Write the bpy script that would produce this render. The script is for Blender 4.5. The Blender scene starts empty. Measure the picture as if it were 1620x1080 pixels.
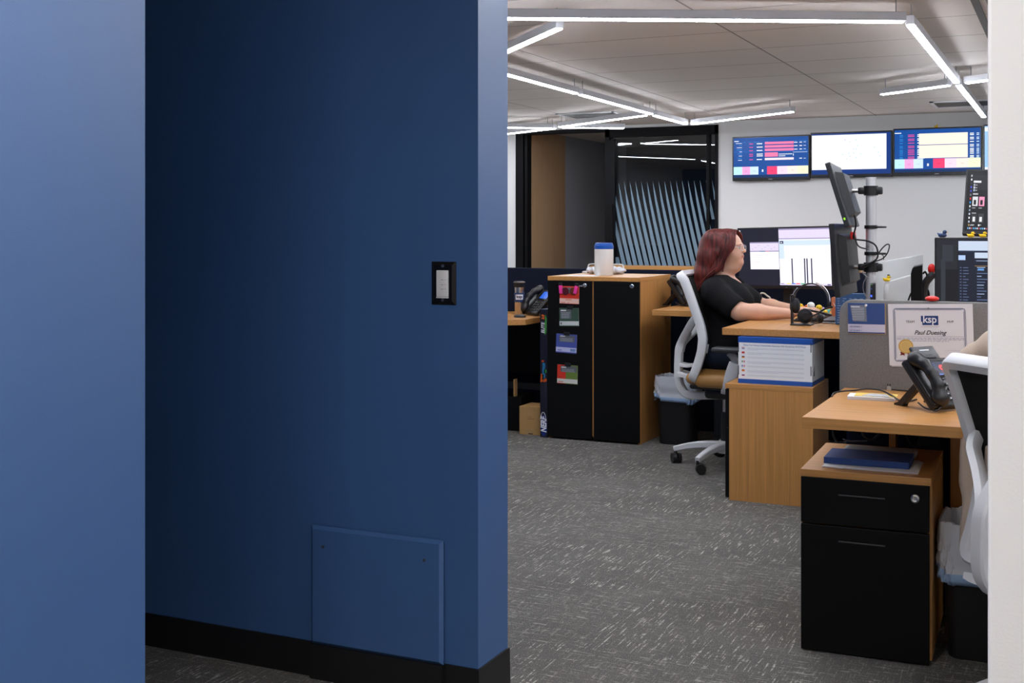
import bpy, bmesh, math, random
import numpy as np
from mathutils import Vector, Matrix, Euler

C = bpy.context.scene.collection
random.seed(7)
PI = math.pi
# ------------------------------------------------------------------ camera, world, exposure
F = 1915.0; CX = 810.0; HZ = 363.0; EYE = 1.30; YAW = math.radians(24.9)
SN, CS = math.sin(YAW), math.cos(YAW)
cam = bpy.data.cameras.new('camera'); cam_o = bpy.data.objects.new('camera', cam); C.objects.link(cam_o)
cam.sensor_width = 36.0; cam.lens = F/1620*36.0; cam.shift_y = -(540-HZ)/1620.0
cam.clip_start = 0.05
cam_o.location = (0, 0, EYE); cam_o.rotation_euler = (PI/2, 0, YAW)
bpy.context.scene.camera = cam_o
w = bpy.data.worlds.new('world'); bpy.context.scene.world = w; w.use_nodes = True
w.node_tree.nodes['Background'].inputs[0].default_value = (0.6, 0.65, 0.75, 1)
w.node_tree.nodes['Background'].inputs[1].default_value = 0.05
vs = bpy.context.scene.view_settings
vs.view_transform = 'Standard'; vs.look = 'None'; vs.gamma = 1.0; vs.use_curve_mapping = False
vs.exposure = 0.25
LIGHT = 50.0           # radiance of the office light strips
HALL = 225.0           # radiance of the strips in the hall where the camera stands

# ------------------------------------------------------------------ where a pixel lies on a known plane
def _ray(x, y):
    a = (x-CX)/F; b = (HZ-y)/F
    return Vector((-SN+CS*a, CS+SN*a, b))
def atY(x, y, Y): r = _ray(x, y); t = Y/r.y; return Vector((r.x*t, Y, EYE+r.z*t))
def atX(x, y, X): r = _ray(x, y); t = X/r.x; return Vector((X, r.y*t, EYE+r.z*t))
def atZ(x, y, Z): r = _ray(x, y); t = (Z-EYE)/r.z; return Vector((r.x*t, r.y*t, Z))
def atD(x, y, t): r = _ray(x, y); return Vector((r.x*t, r.y*t, EYE+r.z*t))

# ------------------------------------------------------------------ materials
def srgb(r, g, b):
    f = lambda v: (v/12.92 if v <= 0.04045 else ((v+0.055)/1.055)**2.4)
    return (f(r/255), f(g/255), f(b/255), 1)
MATS = {}
def mat(name, col, rough=0.5, metal=0.0, spec=0.5, noise=None, bump=None, **kw):
    if name in MATS: return MATS[name]
    m = bpy.data.materials.new(name); m.use_nodes = True
    nt = m.node_tree; p = nt.nodes['Principled BSDF']
    if len(col) == 3: col = (*col, 1)
    p.inputs['Base Color'].default_value = col
    p.inputs['Roughness'].default_value = rough; p.inputs['Metallic'].default_value = metal
    p.inputs['Specular IOR Level'].default_value = spec
    for k, v in kw.items(): p.inputs[k].default_value = v
    if noise:      # (scale, amount): a little variation in the colour itself
        tc = nt.nodes.new('ShaderNodeTexCoord'); n = nt.nodes.new('ShaderNodeTexNoise')
        n.inputs['Scale'].default_value = noise[0]; n.inputs['Detail'].default_value = 4
        nt.links.new(tc.outputs['Object'], n.inputs['Vector'])
        mx = nt.nodes.new('ShaderNodeMix'); mx.data_type = 'RGBA'
        a = noise[1]
        mx.inputs['A'].default_value = tuple(c*(1-a) for c in col[:3])+(1,)
        mx.inputs['B'].default_value = tuple(min(1, c*(1+a)) for c in col[:3])+(1,)
        nt.links.new(n.outputs['Fac'], mx.inputs['Factor']); nt.links.new(mx.outputs['Result'], p.inputs['Base Color'])
    if bump:       # (scale, strength)
        tc = nt.nodes.new('ShaderNodeTexCoord'); n = nt.nodes.new('ShaderNodeTexNoise')
        n.inputs['Scale'].default_value = bump[0]; n.inputs['Detail'].default_value = 5
        nt.links.new(tc.outputs['Object'], n.inputs['Vector'])
        b = nt.nodes.new('ShaderNodeBump'); b.inputs['Strength'].default_value = bump[1]; b.inputs['Distance'].default_value = 0.004
        nt.links.new(n.outputs['Fac'], b.inputs['Height']); nt.links.new(b.outputs['Normal'], p.inputs['Normal'])
    MATS[name] = m; return m
def glow(name, col, strength=1.0):
    if name in MATS: return MATS[name]
    m = bpy.data.materials.new(name); m.use_nodes = True
    p = m.node_tree.nodes['Principled BSDF']
    if len(col) == 3: col = (*col, 1)
    p.inputs['Base Color'].default_value = (0.02, 0.02, 0.02, 1); p.inputs['Roughness'].default_value = 0.25
    p.inputs['Specular IOR Level'].default_value = 0.12; p.inputs['Emission Color'].default_value = col; p.inputs['Emission Strength'].default_value = strength
    MATS[name] = m; return m
def px(r, g, b, s=1.0): return glow('lit_%d_%d_%d_%g' % (r, g, b, s), srgb(r, g, b), s)
def ink(r, g, b): return mat('print_%d_%d_%d' % (r, g, b), srgb(r, g, b), 0.55, spec=0.3)

def wood(name, axis, base=(0.58, 0.276, 0.080), dark=0.72):
    m = bpy.data.materials.new(name); m.use_nodes = True
    nt = m.node_tree; p = nt.nodes['Principled BSDF']
    tc = nt.nodes.new('ShaderNodeTexCoord'); mp = nt.nodes.new('ShaderNodeMapping')
    s = [95, 95, 95]; s[axis] = 1.6
    mp.inputs['Scale'].default_value = s
    n = nt.nodes.new('ShaderNodeTexNoise'); n.inputs['Scale'].default_value = 1.0; n.inputs['Detail'].default_value = 5; n.inputs['Roughness'].default_value = 0.65
    r = nt.nodes.new('ShaderNodeValToRGB')
    r.color_ramp.elements[0].position = 0.3; r.color_ramp.elements[1].position = 0.72
    r.color_ramp.elements[0].color = tuple(c*dark for c in base)+(1,); r.color_ramp.elements[1].color = tuple(c*1.12 for c in base)+(1,)
    nt.links.new(tc.outputs['Object'], mp.inputs['Vector']); nt.links.new(mp.outputs['Vector'], n.inputs['Vector'])
    nt.links.new(n.outputs['Fac'], r.inputs['Fac']); nt.links.new(r.outputs['Color'], p.inputs['Base Color'])
    p.inputs['Roughness'].default_value = 0.38
    return m
WV = wood('wood_upright_grain', 2); WX = wood('wood_lengthwise_grain', 0); WY = wood('wood_crosswise_grain', 1)

BLUE = mat('blue_wall_paint', (0.045, 0.116, 0.285), 0.40, spec=0.8, noise=(3, 0.04), bump=(450, 0.06))
WHITEWALL = mat('white_wall_paint', (0.80, 0.795, 0.78), 0.6, bump=(300, 0.06))
BLACKRUB = mat('black_vinyl_base', (0.008, 0.008, 0.009), 0.45)
BLACK = mat('black_plastic', (0.010, 0.010, 0.011), 0.38)
MATBLACK = mat('matte_black_laminate', (0.0035, 0.0035, 0.0035), 0.55, spec=0.16, noise=(60, 0.2))
DARKGREY = mat('dark_grey_plastic', (0.045, 0.046, 0.05), 0.42)
GREYPL = mat('grey_plastic', (0.28, 0.28, 0.29), 0.4)
WHITEPL = mat('white_plastic', (0.74, 0.74, 0.75), 0.35)
STEEL = mat('brushed_steel', (0.62, 0.60, 0.58), 0.28, metal=1.0)
ALU = mat('satin_aluminium', (0.70, 0.70, 0.72), 0.32, metal=0.45)
CHROME = mat('chrome', (0.8, 0.8, 0.8), 0.12, metal=1.0)
NAVYFAB = mat('navy_panel_fabric', (0.010, 0.014, 0.029), 0.9, spec=0.1, noise=(220, 0.5), bump=(500, 0.3))
GREYFAB = mat('grey_felt', (0.235, 0.228, 0.222), 0.95, spec=0.1, noise=(170, 0.28), bump=(500, 0.3))
LIGHTFAB = mat('pale_grey_fabric', (0.56, 0.56, 0.55), 0.95, spec=0.1, noise=(160, 0.12), bump=(500, 0.2))
TAN = mat('tan_leather', (0.42, 0.215, 0.06), 0.45, bump=(260, 0.15))
PAPER = mat('white_paper', (0.82, 0.81, 0.83), 0.7, spec=0.2)
CARD = mat('brown_cardboard', (0.46, 0.27, 0.11), 0.8, spec=0.1, noise=(30, 0.08))
YELLOW = mat('yellow_rubber', (0.85, 0.58, 0.01), 0.4)
ORANGE = mat('orange_rubber', (0.85, 0.20, 0.02), 0.4)
RED = mat('red_plastic', (0.75, 0.02, 0.015), 0.35)
NAVYRUB = mat('navy_rubber', (0.02, 0.05, 0.14), 0.4)
TEAL = mat('teal_rubber', (0.10, 0.55, 0.50), 0.4)
PURPLE = mat('lilac_rubber', (0.42, 0.27, 0.55), 0.4)
PINK = mat('neon_pink_plastic', (0.95, 0.05, 0.35), 0.4)

# ------------------------------------------------------------------ mesh builder
class MB:
    def __init__(s, M=None):
        s.bm = bmesh.new(); s.mats = []; s.M = M or Matrix()
    def mi(s, m):
        if m is None: return 0
        if m not in s.mats: s.mats.append(m)
        return s.mats.index(m)
    def v(s, p): return s.bm.verts.new(s.M @ Vector(p))
    def face(s, vs, m=None):
        try: f = s.bm.faces.new(vs); f.material_index = s.mi(m); return f
        except ValueError: return None
    def poly(s, pts, m=None): return s.face([s.v(p) for p in pts], m)
    def box(s, x0, y0, z0, x1, y1, z1, m=None, bev=0.0, seg=2):
        x0, x1 = min(x0, x1), max(x0, x1); y0, y1 = min(y0, y1), max(y0, y1); z0, z1 = min(z0, z1), max(z0, z1)
        vs = [s.v(p) for p in ((x0,y0,z0),(x1,y0,z0),(x1,y1,z0),(x0,y1,z0),(x0,y0,z1),(x1,y0,z1),(x1,y1,z1),(x0,y1,z1))]
        fs = [s.face([vs[i] for i in q], m) for q in ((3,2,1,0),(4,5,6,7),(0,1,5,4),(1,2,6,5),(2,3,7,6),(3,0,4,7))]
        if bev > 0:
            es = list({e for f in fs for e in f.edges})
            r = bmesh.ops.bevel(s.bm, geom=es, offset=bev, segments=seg, profile=0.5, affect='EDGES', clamp_overlap=True)
            for f in r['faces']: f.material_index = s.mi(m)
        return s
    def prism(s, pts, vec, m=None, bev=0.0, seg=2):       # planar outline pushed along vec
        vec = Vector(vec)
        a = [s.v(p) for p in pts]; b = [s.v(Vector(p)+vec) for p in pts]; n = len(pts)
        fs = [s.face(a[::-1], m), s.face(b, m)]
        for i in range(n): fs.append(s.face([a[i], a[(i+1)%n], b[(i+1)%n], b[i]], m))
        fs = [f for f in fs if f]
        bmesh.ops.recalc_face_normals(s.bm, faces=fs)
        if bev > 0:
            es = list(set(fs[0].edges)|set(fs[1].edges))
            r = bmesh.ops.bevel(s.bm, geom=es, offset=bev, segments=seg, profile=0.5, affect='EDGES', clamp_overlap=True)
            for f in r['faces']: f.material_index = s.mi(m)
        return s
    def loft(s, rings, m=None, cap0=True, cap1=True, closed=True):
        R = [[s.v(p) for p in r] for r in rings]; n = len(R[0])
        ms = m if isinstance(m, list) else [m]*(len(R)-1)
        for j in range(len(R)-1):
            for i in range(n if closed else n-1):
                s.face([R[j][i], R[j][(i+1)%n], R[j+1][(i+1)%n], R[j+1][i]], ms[j])
        if cap0 and closed: s.face(R[0][::-1], ms[0])
        if cap1 and closed: s.face(R[-1], ms[-1])
        return s
    def cyl(s, p0, p1, r0, r1=None, m=None, seg=20, cap=True):
        r1 = r0 if r1 is None else r1
        p0 = Vector(p0); p1 = Vector(p1); d = (p1-p0).normalized()
        u = d.orthogonal().normalized(); w_ = d.cross(u)
        ring = lambda p, r: [p+(u*math.cos(2*PI*i/seg)+w_*math.sin(2*PI*i/seg))*r for i in range(seg)]
        return s.loft([ring(p0, r0), ring(p1, r1)], m, cap, cap)
    def lathe(s, prof, c=(0,0,0), m=None, seg=28, axis=None):   # prof: (r, z)
        c = Vector(c)
        return s.loft([[c+Vector((r*math.cos(2*PI*i/seg), r*math.sin(2*PI*i/seg), z)) for i in range(seg)] for r, z in prof], m)
    def tube(s, pts, r, m=None, seg=8, smooth=True):
        pts = [Vector(p) for p in pts]
        if smooth and len(pts) > 2: pts = curve(pts, 6)
        rs = r if callable(r) else (lambda t: r)
        rings = []; u = None
        for i, p in enumerate(pts):
            t = (pts[min(i+1, len(pts)-1)]-pts[max(i-1, 0)]).normalized()
            u = (t.orthogonal() if u is None else (u-t*u.dot(t))).normalized(); b = t.cross(u)
            rr = rs(i/(len(pts)-1))
            rings.append([p+(u*math.cos(2*PI*k/seg)+b*math.sin(2*PI*k/seg))*rr for k in range(seg)])
        return s.loft(rings, m)
    def ball(s, c, r, m=None, seg=16, rings=10):
        r = (r, r, r) if isinstance(r, (int, float)) else r; c = Vector(c)
        R = []
        for j in range(rings+1):
            a = PI*j/rings; q = max(math.sin(a), 1e-3)
            R.append([c+Vector((r[0]*q*math.cos(2*PI*i/seg), r[1]*q*math.sin(2*PI*i/seg), -r[2]*math.cos(a))) for i in range(seg)])
        return s.loft(R, m)
    def sweep(s, pts, ns, wd, dp, m=None, closed=False):    # rectangular section: width across, depth along ns
        n = len(pts); rings = []
        for i in range(n):
            a = pts[(i-1)%n] if (closed or i > 0) else pts[i]; b = pts[(i+1)%n] if (closed or i < n-1) else pts[i]
            t = (b-a).normalized(); nn = (ns[i]-t*ns[i].dot(t)).normalized(); bb = t.cross(nn)
            W = wd(i/(n-1)) if callable(wd) else wd; D = dp(i/(n-1)) if callable(dp) else dp
            c = 0.30
            rings.append([pts[i]+bb*x*W/2+nn*y*D/2 for x, y in ((-1,-1+c),(-1+c,-1),(1-c,-1),(1,-1+c),(1,1-c),(1-c,1),(-1+c,1),(-1,1-c))])
        if closed: rings.append(rings[0])
        return s.loft(rings, m, not closed, not closed)
    def build(s, name, m=None, parent=None, smooth=True, weld=False, loc=None):
        bm = s.bm
        if weld: bmesh.ops.remove_doubles(bm, verts=bm.verts, dist=1e-5)
        bmesh.ops.recalc_face_normals(bm, faces=bm.faces)
        if smooth:
            for f in bm.faces: f.smooth = True
            for e in bm.edges:
                e.smooth = not (len(e.link_faces) == 2 and e.calc_face_angle(0) > math.radians(38))
        me = bpy.data.meshes.new(name); bm.to_mesh(me); bm.free()
        for q in (s.mats or [m]): me.materials.append(q if q else m)
        o = bpy.data.objects.new(name, me); C.objects.link(o)
        if parent: o.parent = parent
        if loc: o.location = loc
        return o
def curve(pts, sub=6, closed=False):
    pts = [Vector(p) for p in pts]; n = len(pts); out = []
    for i in range(n if closed else n-1):
        g = lambda k: pts[k % n] if closed else pts[max(0, min(n-1, k))]
        a, b, c_, d = g(i-1), g(i), g(i+1), g(i+2)
        for q in range(sub):
            t = q/sub
            out.append(0.5*((2*b)+(c_-a)*t+(2*a-5*b+4*c_-d)*t*t+(3*b-a-3*c_+d)*t**3))
    if not closed: out.append(pts[-1])
    return out
def rrect(w_, d, r, n=6):
    out = []
    for cx, cy, a0 in ((w_/2-r, d/2-r, 0), (-w_/2+r, d/2-r, PI/2), (-w_/2+r, -d/2+r, PI), (w_/2-r, -d/2+r, 1.5*PI)):
        for i in range(n+1): a = a0+PI/2*i/n; out.append((cx+r*math.cos(a), cy+r*math.sin(a)))
    return out

# ------------------------------------------------------------------ things, parts, copies
def tag(o, label, cat, group=None, kind=None):
    o['label'] = label; o['category'] = cat
    if group: o['group'] = group
    if kind: o['kind'] = kind
    return o
def thing(name, label, cat, loc=(0,0,0), rz=0.0, group=None, rot=None):
    o = bpy.data.objects.new(name, None); C.objects.link(o); o.empty_display_size = 0.05
    o.location = loc; o.rotation_euler = rot if rot else (0, 0, rz)
    return tag(o, label, cat, group)
def struct(o): o['kind'] = 'structure'; return o
def dup(o, loc=None, rz=None, label=None, parent=None, rot=None):
    c = o.copy(); C.objects.link(c)
    if parent: c.parent = parent
    if loc is not None: c.location = loc
    if rz is not None: c.rotation_euler = (0, 0, rz)
    if rot is not None: c.rotation_euler = rot
    if label: c['label'] = label
    for ch in [k for k in C.objects if k.parent == o]: dup(ch, parent=c)
    return c
def kids(o): return [k for k in C.objects if k.parent == o]
def recolor(o, m):
    for sl in o.material_slots: sl.link = 'OBJECT'; sl.material = m
def lettering(name, txt, size, m, parent, loc, rot=(PI/2,0,0), shear=0.0, align='CENTER', bold=0.0, sx=1.0):
    cu = bpy.data.curves.new(name, 'FONT'); cu.body = txt; cu.size = size; cu.align_x = align; cu.align_y = 'CENTER'
    cu.shear = shear; cu.offset = bold; cu.extrude = 0.0002; cu.resolution_u = 3
    t = bpy.data.objects.new(name, cu); C.objects.link(t)
    dg = bpy.context.evaluated_depsgraph_get(); me = bpy.data.meshes.new_from_object(t.evaluated_get(dg))
    bpy.data.objects.remove(t); me.materials.clear(); me.materials.append(m); me.name = name
    o = bpy.data.objects.new(name, me); C.objects.link(o); o.parent = parent
    o.location = loc; o.rotation_euler = rot; o.scale = (sx, 1, 1)
    return o
def layers(mb, w_, h, lay, y=0.0, step=0.00006):      # flat print on the plane facing -y, origin bottom centre; lay: (x0,z0,x1,z1,mat) as fractions
    for i, (a, b, c_, d, m) in enumerate(lay):
        yy = y-step*(1+i)
        mb.poly([((a-.5)*w_, yy, b*h), ((c_-.5)*w_, yy, b*h), ((c_-.5)*w_, yy, d*h), ((a-.5)*w_, yy, d*h)], m)

# ------------------------------------------------------------------ smooth bodies: blended distance field, meshed
class Field:
    def __init__(s, lo, hi, res):
        s.lo = np.array(lo, float); s.res = res
        s.n = np.ceil((np.array(hi)-s.lo)/res).astype(int)+1
        s.f = np.full(s.n, 0.4, np.float32)
    def _win(s, lo, hi):
        i0 = np.clip(np.floor((np.array(lo)-s.lo)/s.res).astype(int), 0, s.n); i1 = np.clip(np.ceil((np.array(hi)-s.lo)/s.res).astype(int)+1, 0, s.n)
        sl = tuple(slice(a, b) for a, b in zip(i0, i1))
        ax = [s.lo[k]+s.res*np.arange(i0[k], i1[k]) for k in range(3)]
        return sl, np.meshgrid(*ax, indexing='ij')
    def _mix(s, sl, d, k, sub):
        a = s.f[sl]
        if a.size == 0: return
        if sub: d = -d; h = np.clip(0.5-0.5*(a-d)/k, 0, 1) if k > 0 else None; s.f[sl] = (a+(d-a)*h+k*h*(1-h)) if k > 0 else np.maximum(a, d)
        else:
            if k > 0: h = np.clip(0.5+0.5*(d-a)/k, 0, 1); s.f[sl] = d+(a-d)*h-k*h*(1-h)
            else: s.f[sl] = np.minimum(a, d)
    def cone(s, a, b, ra, rb, k=0.02, sub=False):
        a = np.array(a, float); b = np.array(b, float); r = max(ra, rb)+k+0.03
        sl, (X, Y, Z) = s._win(np.minimum(a, b)-r, np.maximum(a, b)+r)
        ba = b-a; L = float(ba@ba)+1e-12
        h = np.clip(((X-a[0])*ba[0]+(Y-a[1])*ba[1]+(Z-a[2])*ba[2])/L, 0, 1)
        d = np.sqrt((X-a[0]-ba[0]*h)**2+(Y-a[1]-ba[1]*h)**2+(Z-a[2]-ba[2]*h)**2)-(ra+(rb-ra)*h)
        s._mix(sl, d, k, sub); return s
    def chain(s, pts, rs, k=0.02):
        for i in range(len(pts)-1): s.cone(pts[i], pts[i+1], rs[i], rs[i+1], k)
        return s
    def ell(s, c, r, k=0.02, sub=False, rot=None):
        c = np.array(c, float); r = np.array(r, float); q = max(r)+k+0.03 if rot is not None else r+k+0.03
        sl, (X, Y, Z) = s._win(c-q, c+q)
        P = np.stack([X-c[0], Y-c[1], Z-c[2]], -1)
        if rot is not None: P = P@np.array(Euler(rot).to_matrix())
        k0 = np.sqrt(((P/r)**2).sum(-1)); k1 = np.sqrt(((P/r**2)**2).sum(-1))+1e-9
        s._mix(sl, k0*(k0-1)/k1, k, sub); return s
    def box(s, lo, hi, rad, k=0.01, sub=False):
        lo = np.array(lo, float); hi = np.array(hi, float); c = (lo+hi)/2; b = (hi-lo)/2-rad
        sl, (X, Y, Z) = s._win(lo-k-0.03, hi+k+0.03)
        q = np.stack([np.abs(X-c[0])-b[0], np.abs(Y-c[1])-b[1], np.abs(Z-c[2])-b[2]], -1)
        d = np.sqrt((np.maximum(q, 0)**2).sum(-1))+np.minimum(q.max(-1), 0)-rad
        s._mix(sl, d, k, sub); return s
    def warp(s, fn):
        ax = [s.lo[k]+s.res*np.arange(s.n[k]) for k in range(3)]
        X, Y, Z = np.meshgrid(*ax, indexing='ij'); s.f = (s.f+fn(X, Y, Z)).astype(np.float32); return s
    def mesh(s):
        f = s.f; f = np.pad(f, 1, constant_values=0.4); lo = s.lo-s.res
        n = np.array(f.shape)-1
        corners = [(i, j, k) for i in (0, 1) for j in (0, 1) for k in (0, 1)]
        g = {c_: f[c_[0]:c_[0]+n[0], c_[1]:c_[1]+n[1], c_[2]:c_[2]+n[2]] for c_ in corners}
        ins = sum((g[c_] < 0).astype(np.int8) for c_ in corners)
        act = np.argwhere((ins > 0) & (ins < 8)); ix = tuple(act.T)
        pos = np.zeros((len(act), 3)); cnt = np.zeros(len(act))
        for c_ in corners:
            for d in range(3):
                if c_[d]: continue
                e = list(c_); e[d] = 1; va = g[c_][ix]; vb = g[tuple(e)][ix]
                cr = (va < 0) != (vb < 0); t = np.where(cr, va/np.where(va == vb, 1, va-vb), 0)
                p = np.tile(np.array(c_, float), (len(act), 1)); p[:, d] += t
                pos[cr] += p[cr]; cnt[cr] += 1
        pos = lo+s.res*(act+pos/cnt[:, None])
        idx = np.full(tuple(n), -1, int); idx[ix] = np.arange(len(act))
        faces = []
        for d in range(3):
            e, h = (d+1) % 3, (d+2) % 3
            sh = [slice(1, n[0]), slice(1, n[1]), slice(1, n[2])]; sh[d] = slice(0, n[d])
            a = f[tuple(slice(q.start, q.stop) for q in sh)]
            sh2 = list(sh); sh2[d] = slice(1, n[d]+1); b = f[tuple(sh2)]
            cr = np.argwhere((a < 0) != (b < 0)); off = np.array([q.start for q in sh]); cr = cr+off
            flip = f[tuple(cr.T)] < 0
            de = np.zeros(3, int); de[e] = 1; dh = np.zeros(3, int); dh[h] = 1
            q = [idx[tuple((cr-x).T)] for x in (de+dh, dh, np.zeros(3, int), de)]
            q = np.stack(q, -1); q[~flip] = q[~flip][:, ::-1]; faces.append(q[(q >= 0).all(1)])
        return pos, np.concatenate(faces)
    def build(s, name, m, parent=None, pick=None, loc=None):
        pos, faces = s.mesh()
        me = bpy.data.meshes.new(name); me.from_pydata(pos.tolist(), [], faces.tolist()); me.update()
        for q in (m if isinstance(m, list) else [m]): me.materials.append(q)
        if pick:
            cen = pos[faces].mean(1); me.polygons.foreach_set('material_index', pick(cen).astype(np.int32))
        me.polygons.foreach_set('use_smooth', np.ones(len(faces), bool)); me.update()
        o = bpy.data.objects.new(name, me); C.objects.link(o)
        if parent: o.parent = parent
        if loc: o.location = loc
        return o
# ================================================================== THE ROOM
CEIL = 2.52; LAMPZ = 2.40; YB = 13.4
def carpet():
    m = bpy.data.materials.new('grey_fleck_carpet'); m.use_nodes = True
    nt = m.node_tree; p = nt.nodes['Principled BSDF']; N = nt.nodes.new; lk = nt.links.new
    tc = N('ShaderNodeTexCoord')
    def noise(sx, sy, detail=2.0, rough=0.5):
        mp = N('ShaderNodeMapping'); mp.inputs['Scale'].default_value = (sx, sy, 1); lk(tc.outputs['Object'], mp.inputs['Vector'])
        n = N('ShaderNodeTexNoise'); n.inputs['Scale'].default_value = 1; n.inputs['Detail'].default_value = detail; n.inputs['Roughness'].default_value = rough
        lk(mp.outputs['Vector'], n.inputs['Vector']); return n.outputs['Fac']
    def ramp(f, a, b):
        r = N('ShaderNodeMapRange'); r.inputs['From Min'].default_value = a; r.inputs['From Max'].default_value = b; lk(f, r.inputs['Value']); return r.outputs['Result']
    def mth(op, a, b):
        n = N('ShaderNodeMath'); n.operation = op
        for i, q in enumerate((a, b)):
            if isinstance(q, (int, float)): n.inputs[i].default_value = q
            else: lk(q, n.inputs[i])
        return n.outputs[0]
    ck = N('ShaderNodeTexChecker'); ck.inputs['Scale'].default_value = 1.0
    mp = N('ShaderNodeMapping'); mp.inputs['Scale'].default_value = (1.64, 1.64, 0); mp.inputs['Location'].default_value = (0.3, 0.25, 0.5)
    lk(tc.outputs['Object'], mp.inputs['Vector']); lk(mp.outputs['Vector'], ck.inputs['Vector'])
    along = ramp(noise(150, 9, 1.5), 0.57, 0.66); across = ramp(noise(9, 150, 1.5), 0.57, 0.66)
    mx = N('ShaderNodeMix'); mx.data_type = 'FLOAT'; lk(ck.outputs['Fac'], mx.inputs['Factor'])
    lk(mth('ADD', mth('MULTIPLY', along, 1.0), mth('MULTIPLY', across, 0.25)), mx.inputs['A'])
    lk(mth('ADD', mth('MULTIPLY', across, 0.7), mth('MULTIPLY', along, 0.35)), mx.inputs['B'])
    gate = ramp(noise(60, 60, 2), 0.38, 0.56)
    dash = mth('MULTIPLY', mx.outputs['Result'], gate)
    grain = ramp(noise(330, 330, 3, 0.7), 0.35, 0.75); speck = ramp(noise(240, 240, 1, 0.5), 0.62, 0.72)
    patch = ramp(noise(3, 3, 3), 0.3, 0.7)
    r = N('ShaderNodeMix'); r.data_type = 'RGBA'
    r.inputs['A'].default_value = (0.075, 0.070, 0.064, 1); r.inputs['B'].default_value = (0.23, 0.218, 0.20, 1)
    lk(mth('MULTIPLY', grain, mth('ADD', 0.75, mth('MULTIPLY', patch, 0.5))), r.inputs['Factor'])
    r2 = N('ShaderNodeMix'); r2.data_type = 'RGBA'; lk(r.outputs['Result'], r2.inputs['A']); r2.inputs['B'].default_value = (0.56, 0.54, 0.47, 1)
    lk(mth('MAXIMUM', mth('MULTIPLY', dash, 0.80), mth('MULTIPLY', speck, 0.6)), r2.inputs['Factor'])
    lk(r2.outputs['Result'], p.inputs['Base Color']); p.inputs['Roughness'].default_value = 0.95; p.inputs['Specular IOR Level'].default_value = 0.1
    b = N('ShaderNodeBump'); b.inputs['Strength'].default_value = 0.5; b.inputs['Distance'].default_value = 0.003
    lk(grain, b.inputs['Height']); lk(b.outputs['Normal'], p.inputs['Normal'])
    return m
def ceiling_mat():
    m = bpy.data.materials.new('ceiling_tile'); m.use_nodes = True
    nt = m.node_tree; p = nt.nodes['Principled BSDF']; N = nt.nodes.new; lk = nt.links.new
    tc = N('ShaderNodeTexCoord'); mp = N('ShaderNodeMapping'); mp.inputs['Location'].default_value = (CEILX, CEILY, 0)
    lk(tc.outputs['Object'], mp.inputs['Vector'])
    br = N('ShaderNodeTexBrick'); br.offset = 0.0; br.inputs['Scale'].default_value = 1.0
    br.inputs['Brick Width'].default_value = 1.5; br.inputs['Row Height'].default_value = 0.75; br.inputs['Mortar Size'].default_value = 0.006
    br.inputs['Mortar Smooth'].default_value = 0.0
    br.inputs['Color1'].default_value = (0.80, 0.74, 0.68, 1); br.inputs['Color2'].default_value = (0.76, 0.70, 0.64, 1); br.inputs['Mortar'].default_value = (0.30, 0.27, 0.25, 1)
    lk(mp.outputs['Vector'], br.inputs['Vector'])
    lk(br.outputs['Color'], p.inputs['Base Color']); p.inputs['Roughness'].default_value = 0.85
    return m
CEILX = 1.92; CEILY = 0.15
o = MB().box(-7.3, -2.6, -0.06, 3.7, 17.2, 0.0).build('floor', carpet(), smooth=False); struct(o)
o = MB().box(-7.3, -2.6, CEIL, 3.7, 17.2, CEIL+0.06).build('ceiling', ceiling_mat(), smooth=False); struct(o)

# blue walls and the white wall around the passage; both blue ends stand on X = XW
XW = -1.476; YL = 2.96
struct(MB().box(-7.2, YL, 0, XW, YL+0.19, CEIL).build('wall_middle', BLUE, smooth=False))
e = atY(229.5, 300, 1.0); yl = 1.0*XW/e.x            # far end of the near wall
struct(MB().box(-7.2, yl-0.15, 0, XW-0.15, yl, CEIL).box(XW-0.15, -2.5, 0, XW, yl, CEIL).build('wall_left', BLUE, smooth=False))
xr = atY(1562.3, 300, 1.42).x
struct(MB().box(xr, 1.42, 0, 3.6, 1.56, CEIL, bev=0.004).build('wall_right', WHITEWALL, smooth=False))
struct(MB().box(-7.2, -2.6, 0, 3.6, -2.5, CEIL).build('wall_front', mat('darkened_hall_wall', (0.10, 0.10, 0.11), 0.7), smooth=False))  # hall's dimness put into this unseen wall's colour, keeps its reflection dark
struct(MB().box(3.55, -2.6, 0, 3.7, 17.1, CEIL).build('wall_office_right', WHITEWALL, smooth=False))
struct(MB().box(-7.35, -2.6, 0, -7.2, 13.4, CEIL).build('wall_office_left', WHITEWALL, smooth=False))
# black vinyl base along the middle wall, over its end
b = MB(); bx = XW+0.006; bh = 0.10
b.prism([(-7.2, YL, 0.0), (-7.2, YL-0.008, 0.0), (-7.2, YL-0.006, bh), (-7.2, YL, bh)], (bx+7.2, 0, 0))
b.prism([(bx-0.006, YL-0.008, 0), (bx+0.002, YL-0.008, 0), (bx, YL-0.008, bh), (bx-0.006, YL-0.008, bh)], (0, 0.2, 0))
struct(b.build('baseboard_middle', BLACKRUB, smooth=False))
b = MB(); b.box(XW, -2.5, 0, XW+0.008, yl, bh); struct(b.build('baseboard_left', BLACKRUB, smooth=False))

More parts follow.
